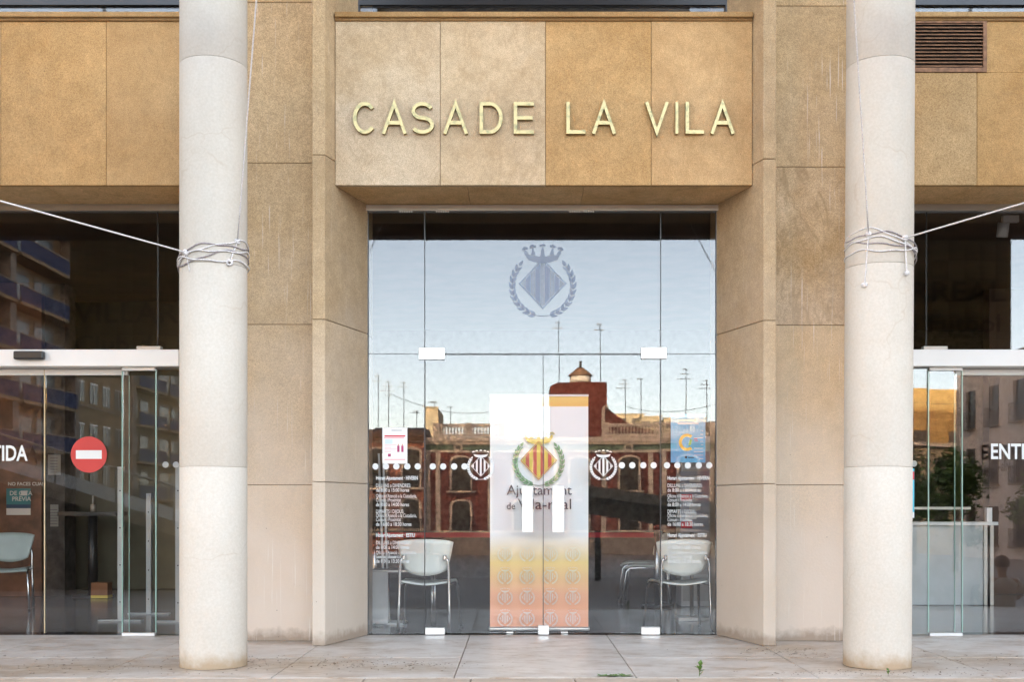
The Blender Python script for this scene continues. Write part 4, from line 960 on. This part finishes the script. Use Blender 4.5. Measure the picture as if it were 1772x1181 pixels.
# apartment block along the left of the plaza: its front faces +x
XA = -31.7
ab = empty('apartment_block', (XA, -70, gnd(70))); tag(ab, 'tall apartment block with navy balconies mirrored in the left bay', 'building')
wallc = plain('apartment render', (.25, .185, .11), .9); conc = plain('concrete pier', (.24, .21, .18), .9)
part(ab, 'wall', wallc, (XA-12, XA, -101, -50, -3, 25))
for f in range(8):
    z = 1.75+3*f
    for (d0, d1) in ((51, 58.4), (59, 67.6), (81, 87.5), (88.5, 96)):
        sl = part(ab, 'balcony', wallc, (XA+.001, XA+1.3, -d1, -d0, z-.22, z))
        p_ = part(ab, 'balcony_parapet', navy, (XA+1.2, XA+1.28, -d1+.02, -d0-.02, z+.001, z+.95), (XA+.002, XA+1.1999, -d1+.02, -d1+.09, z+.001, z+.95))
        part(ab, 'balcony_coping', conc, (XA+1.16, XA+1.32, -d1, -d0, z+.951, z+1.03))
        m_ = (d0+d1)/2
        for (wa, wb_) in ((d0+.8, m_-.4), (m_+.4, d1-.9)): part(ab, 'window', M['farglass'], (XA+.001, XA+.05, -wb_, -wa, z+.02, z+2.2)); part(ab, 'shutter_box', conc, (XA+.001, XA+.09, -wb_, -wa, z+2.2, z+2.45))
    for k in range(4):
        y = -70.4-2.6*k
        w_ = part(ab, 'window', M['farglass'], (XA+.001, XA+.04, y-1.5, y, z+.9, z+2.3)); part(ab, 'window_frame', M['white'], (XA+.041, XA+.07, y-.8, y-.72, z+.9, z+2.3), (XA+.041, XA+.07, y-1.5, y, z+2.3, z+2.42))
    part(ab, 'string_course', conc, (XA+.001, XA+.1, -80.5, -69, z+.55, z+.68))
for d in (58.7, 68.3, 80.7, 97): part(ab, 'pier', conc, (XA+.001, XA+.9, -d-.45, -d+.35, -3, 25))
# hotel along the right: its front faces -x
XH = 25.2
hb = empty('hotel_building', (XH, -45, gnd(45))); tag(hb, 'grey beige hotel with small balconies mirrored in the right bay', 'building')
hc = plain('hotel render', (.66, .61, .57), .9)
part(hb, 'wall', hc, (XH, XH+12, -55.4, -28, -3, 8.9)); part(hb, 'roof_edge', conc, (XH-.15, XH+12, -55.5, -28, 8.901, 9.05))
for k in range(9): part(hb, 'quoin', conc, (XH-.06, XH-.001, -55.38, -55.38+(.9 if k % 2 else .55), -2+1.1*k, -.95+1.1*k))
for f in range(3):
    z = -2.2+3.2*f+.75+.5
    for k in range(8):
        y = -53.6+3*k
        part(hb, 'window', dark, (XH-.03, XH-.001, y, y+1.05, z, z+2.05)); part(hb, 'shutter', plain('hotel shutter', (.2, .18, .16), .8) if f == 0 and k == 0 else bpy.data.materials['hotel shutter'], (XH-.09, XH-.031, y-.02, y+.28, z, z+2.05))
        q = [(XH-.32, XH-.29, y-.1, y+1.15, z+.86, z+.9)]+[(XH-.315, XH-.295, y-.1+.125*j, y-.08+.125*j, z, z+.859) for j in range(11)]
        part(hb, 'balcony_rail', M['frame'], *q); part(hb, 'sill', conc, (XH-.34, XH-.0015, y-.12, y+1.17, z-.1, z-.002))
sgn = empty('sign_letters', (0, 0, 0), hb); tt = text('lettering', 'vila-real palace', .8, plain('hotel sign grey', (.12, .12, .13), .5), hb, -.12, 6.5, gnd(45)*-1+2.95, .01, 5.0); tt.rotation_euler = (R(90), 0, R(-90)); tt.location = (-.12, -2.9, 2.95-gnd(45)); bpy.data.objects.remove(sgn)
for k in range(4): part(hb, 'sign_star', bpy.data.materials['hotel sign grey'], (XH-.14, XH-.1, -48.6-.6*k, -48.3-.6*k, 3.75, 4.05))
# ochre houses at the far end on the right
ob = empty('ochre_house', (31, -76, gnd(76))); tag(ob, 'ochre house with sunlit upper storey beyond the hotel, in reflection', 'building')
part(ob, 'wall', ochre, (26.4, 36, -86, -76, -3, 8.2)); part(ob, 'penthouse', ochre, (28.2, 34, -85, -78, 8.2, 10.3)); part(ob, 'roof_rail', M['frame'], (26.4, 36, -76.05, -76, 9.0, 9.05))
for k in range(3):
    for f in range(3): part(ob, 'window', dark, (27.4+2.6*k, 28.3+2.6*k, -75.999, -75.93, -.8+2.9*f, 1.1+2.9*f)); part(ob, 'balcony', M['frame'], (27.1+2.6*k, 28.6+2.6*k, -75.92, -75.5, -.85+2.9*f, -.75+2.9*f))
yb_ = empty('cream_house', (30, -70, gnd(70))); tag(yb_, 'low cream house in front of the ochre house, in reflection', 'building')
part(yb_, 'wall', sand, (28.0, 36, -75, -70, -3, 5.4)); part(yb_, 'roof_slab', trim, (27.6, 36.2, -75, -69.5, 5.4, 5.65))
for k in range(2):
    for f in range(2): part(yb_, 'window', dark, (29.3+2.2*k, 30.2+2.2*k, -69.999, -69.94, -.3+3*f, 1.6+3*f))
# trees
def tree(x, y, z0, h, r, label, seed):
    e = empty('plaza_tree', (x, y, z0)); tag(e, label, 'tree', 'trees on the plaza'); rnd = random.Random(seed)
    tr = MB().tube([(0, 0, 0), (.03, .02, h*.35), (-.02, 0, h*.7)], [.11, .085, .05], 8)
    for k in range(6): a = k*1.1; tr.tube([(0, 0, h*(.4+.04*k)), (math.cos(a)*r*.6, math.sin(a)*r*.6, h*(.62+.05*k))], [.045, .015], 6)
    tr.build('trunk', M['bark'], e); mb = MB()
    cl_ = [(Vector((rnd.gauss(0, r*.5), rnd.gauss(0, r*.5), h*.72+rnd.gauss(0, r*.42))), rnd.uniform(.22, .42)*r) for _ in range(26)]
    for k in range(2600):
        c_, q = cl_[rnd.randrange(26)]; p = c_+Vector((rnd.gauss(0, 1), rnd.gauss(0, 1), rnd.gauss(0, 1)))*q*.6
        a = Vector((rnd.uniform(-1, 1), rnd.uniform(-1, 1), rnd.uniform(-.6, .6))).normalized()*.09; b_ = a.orthogonal().normalized()*.055
        mb.add([p-a, p-b_, p+a, p+b_], [(0, 1, 2, 3)])
    mb.build('crown', M['leaf'], e)
tree(15.2, -30, gnd(30), 4.2, 1.25, 'leafy tree before the hotel corner, mirrored in the right bay', 3)
tree(16.6, -38, gnd(38), 4.0, 1.2, 'second leafy tree nearer the arches, mirrored in the right bay', 5)
tree(20.4, -34, gnd(34), 3.2, 1.0, 'low tree in front of the hotel wall, mirrored in the right bay', 8)
# car-park ramp covers on the plaza
rampc = plain('ramp concrete', (.30, .29, .26), .8)
def ramp_cover(name, label, x0, z0, x1, z1, Y, dp, th_, railh, walls=True):
    e = empty(name, (x0, Y, gnd(-Y))); tag(e, label, 'canopy', 'ramp covers on the plaza'); g = gnd(-Y)-.1
    mb = MB(); mb.prism([(x0, z0-th_), (x1, z1-th_), (x1, z1), (x0, z0)], Y-dp, Y, 'y'); rel(e, mb).build('roof_slab', rampc, e)
    if not walls:
        mb = MB(); mb.prism([(x0+.15, z0-th_-.5), (x1-.15, z1-th_-.5), (x1-.15, z1-th_-.002), (x0+.15, z0-th_-.002)], Y-dp+.1, Y-.3, 'y'); rel(e, mb).build('deep_beam', plain('canopy beam', (.16, .15, .135), .7), e)
        for x in (x0+.5, x1-.5): part(e, 'post', M['frame'], (x-.08, x+.08, Y-dp/2-.08, Y-dp/2+.08, g, min(z0, z1)-th_-.3))
    else:
      mb = MB(); mb.prism([(x0+.1, g), (x1-.1, g), (x1-.1, z1-th_-.002), (x0+.1, z0-th_-.002)], Y-dp+.1, Y-.35, 'y'); rel(e, mb).build('side_wall', plain(name+' wall', (.06, .058, .055), .7), e)
    if railh:
        mb = MB(); mb.tube([(x0, Y-.1, z0+railh), (x1, Y-.1, z1+railh)], .03, 6)
        for k in range(7): t = k/6; mb.tube([(x0+(x1-x0)*t, Y-.1, z0+(z1-z0)*t), (x0+(x1-x0)*t, Y-.1, z0+(z1-z0)*t+railh)], .02, 6)
        rel(e, mb).build('rail', M['alu'], e)
ramp_cover('ramp_cover', 'sloping concrete ramp cover with rail mirrored in the left bay', -14.5, 2.85, -6.4, .38, -15, 3, .32, .75)
ramp_cover('ramp_cover', 'low sloping concrete canopy mirrored behind the right chair', 1.5, 1.72, 6.2, 1.05, -20, 3, .28, 0, False)

# ------------------------------------------------------------------ person sitting on the plaza, seen mirrored
def person():
    x, y = 6.75, -6.3; g = gnd(6.3)
    e = empty('person', (x, y, g)); tag(e, 'seated person in a white T-shirt with dark hair, mirrored in the right bay', 'person')
    skin = plain('skin', (.45, .27, .19), .6); 
    J = [((0, 0, .12), .15), ((0, .02, .30), .14), ((0, .0, .50), .155), ((0, -.02, .60), .07), ((0, -.03, .68), .055), ((0, -.04, .78), .095), ((0, -.04, .87), .085),
         ((-.19, 0, .54), .065), ((-.27, -.06, .34), .05), ((-.2, -.28, .26), .04), ((-.12, -.38, .30), .035), ((.19, 0, .54), .065), ((.27, -.06, .34), .05), ((.2, -.28, .26), .04), ((.12, -.38, .30), .035),
         ((-.13, -.12, .11), .09), ((-.2, -.45, .38), .07), ((-.17, -.62, .06), .05), ((-.17, -.76, .04), .04), ((.13, -.12, .11), .09), ((.2, -.45, .38), .07), ((.17, -.62, .06), .05), ((.17, -.76, .04), .04)]
    E = [(0,1),(1,2),(2,3),(3,4),(4,5),(5,6),(2,7),(7,8),(8,9),(9,10),(2,11),(11,12),(12,13),(13,14),(0,15),(15,16),(16,17),(17,18),(0,19),(19,20),(20,21),(21,22)]
    me = bpy.data.meshes.new('body'); me.from_pydata([j[0] for j in J], E, []); o = bpy.data.objects.new('body', me); COL.objects.link(o); o.parent = e
    m = o.modifiers.new('skin', 'SKIN'); 
    for i, (p_, r_) in enumerate(J): me.skin_vertices[0].data[i].radius = (r_, r_); me.skin_vertices[0].data[i].use_root = (i == 0)
    o.modifiers.new('sub', 'SUBSURF').levels = 2; o.modifiers['sub'].render_levels = 2
    me.materials.append(skin)
    mb = MB(); vs = []; n = 20; rings = ((.10, .175, .15), (.25, .172, .145), (.42, .20, .15), (.52, .215, .14), (.575, .15, .11), (.61, .08, .075))
    for z, a, b_ in rings: vs += [(a*math.cos(2*math.pi*i/n), b_*math.sin(2*math.pi*i/n), z) for i in range(n)]
    mb.add(vs, [(j*n+i, j*n+(i+1) % n, (j+1)*n+(i+1) % n, (j+1)*n+i) for j in range(len(rings)-1) for i in range(n)], True)
    for s in (-1, 1): mb.tube([(s*.16, 0, .54), (s*.225, -.02, .47), (s*.262, -.05, .39)], [.085, .08, .078], 12)
    mb.build('t_shirt', plain('white cotton', (.72, .70, .68), .9), e)
    mb = MB(); vs = []
    for j in range(7):
        f = math.pi*.62*j/6
        vs += [(.102*math.sin(f)*math.cos(2*math.pi*i/16), -.03+.115*math.sin(f)*math.sin(2*math.pi*i/16), .81+.125*math.cos(f)) for i in range(16)]
    mb.add(vs, [(j*16+i, (j+1)*16+i, (j+1)*16+(i+1) % 16, j*16+(i+1) % 16) for j in range(6) for i in range(16)], True); mb.build('hair', plain('dark hair', (.02, .014, .01), .7), e)
    for s in (-1, 1): MB().tube([(s*.12, -.1, .13), (s*.2, -.44, .40), (s*.175, -.58, .16)], [.115, .085, .07], 12).build('trouser_leg', plain('dark denim', (.04, .05, .08), .9) if s == -1 else bpy.data.materials['dark denim'], e)
person()

# ------------------------------------------------------------------ small weeds and litter on the porch
def weed(px, py, n, sz, label, flat, seed):
    rnd = random.Random(seed); d = F*CZ/(py-PY); Y = d-DG
    e = empty('weed', (X_(px, Y), Y, 0)); tag(e, label, 'plant', 'weeds in the paving joints')
    for k in range(n):
        a = rnd.uniform(0, 6.28); el = rnd.uniform(.1, .4) if flat else rnd.uniform(.5, 1.2); L = sz*rnd.uniform(.6, 1.1); ox = rnd.uniform(-1, 1)*(.09 if flat else .008); h = 0 if flat else rnd.uniform(0, sz*1.1)
        dx, dy, dz = math.cos(a)*math.cos(el), math.sin(a)*math.cos(el), math.sin(el); px_, py_ = -math.sin(a)*L*.28, math.cos(a)*L*.28
        MB().add([(ox, 0, h+.004), (ox+dx*L*.5+px_, dy*L*.5+py_, h+dz*L*.55), (ox+dx*L, dy*L, h+dz*L*.9), (ox+dx*L*.5-px_, dy*L*.5-py_, h+dz*L*.55)], [(0, 1, 2, 3)]).build('leaf', M['leaf'], e)
    if not flat: MB().tube([(0, 0, -.002), (.003, 0, sz*1.3)], .0025, 5).build('stem', M['leaf'], e)
weed(1210, 1172, 11, .06, 'small upright green weed at the porch edge', False, 2); weed(1065, 1172, 30, .06, 'low creeping green weed at the porch edge', True, 4); weed(1537, 1168, 7, .03, 'tiny weed at the foot of the right column', False, 6)
rnd = random.Random(11); mb = MB()
for k in range(1100):
    cxl, cyl_, sx_, sy_ = rnd.choice(((-1.75, -1.75, .5, .25), (3.0, -1.6, .45, .35), (1.75, -1.1, .25, .2), (-1.1, -1.85, .3, .12), (-3.2, -1.9, .6, .25), (2.2, -2.25, .5, .1)))
    x, y = rnd.gauss(cxl, sx_), rnd.gauss(cyl_, sy_); a = rnd.uniform(0, 3.14); L = rnd.uniform(.003, .02)*rnd.random()**.6; W = L*rnd.uniform(.2, .6)
    if y > -.95 or y < -2.4 or abs(x) > 5: continue
    c_, s_ = math.cos(a), math.sin(a)
    mb.add([(x+c_*L, y+s_*L, .003), (x-s_*W, y+c_*W, .004), (x-c_*L, y-s_*L, .003), (x+s_*W, y-c_*W, .006)], [(0, 1, 2, 3)])
lt = mb.build('leaf_litter', plain('dry litter', (.09, .055, .03), .9)); tag(lt, 'dry leaf crumbs and grit scattered on the porch slabs', 'litter', None, 'stuff')
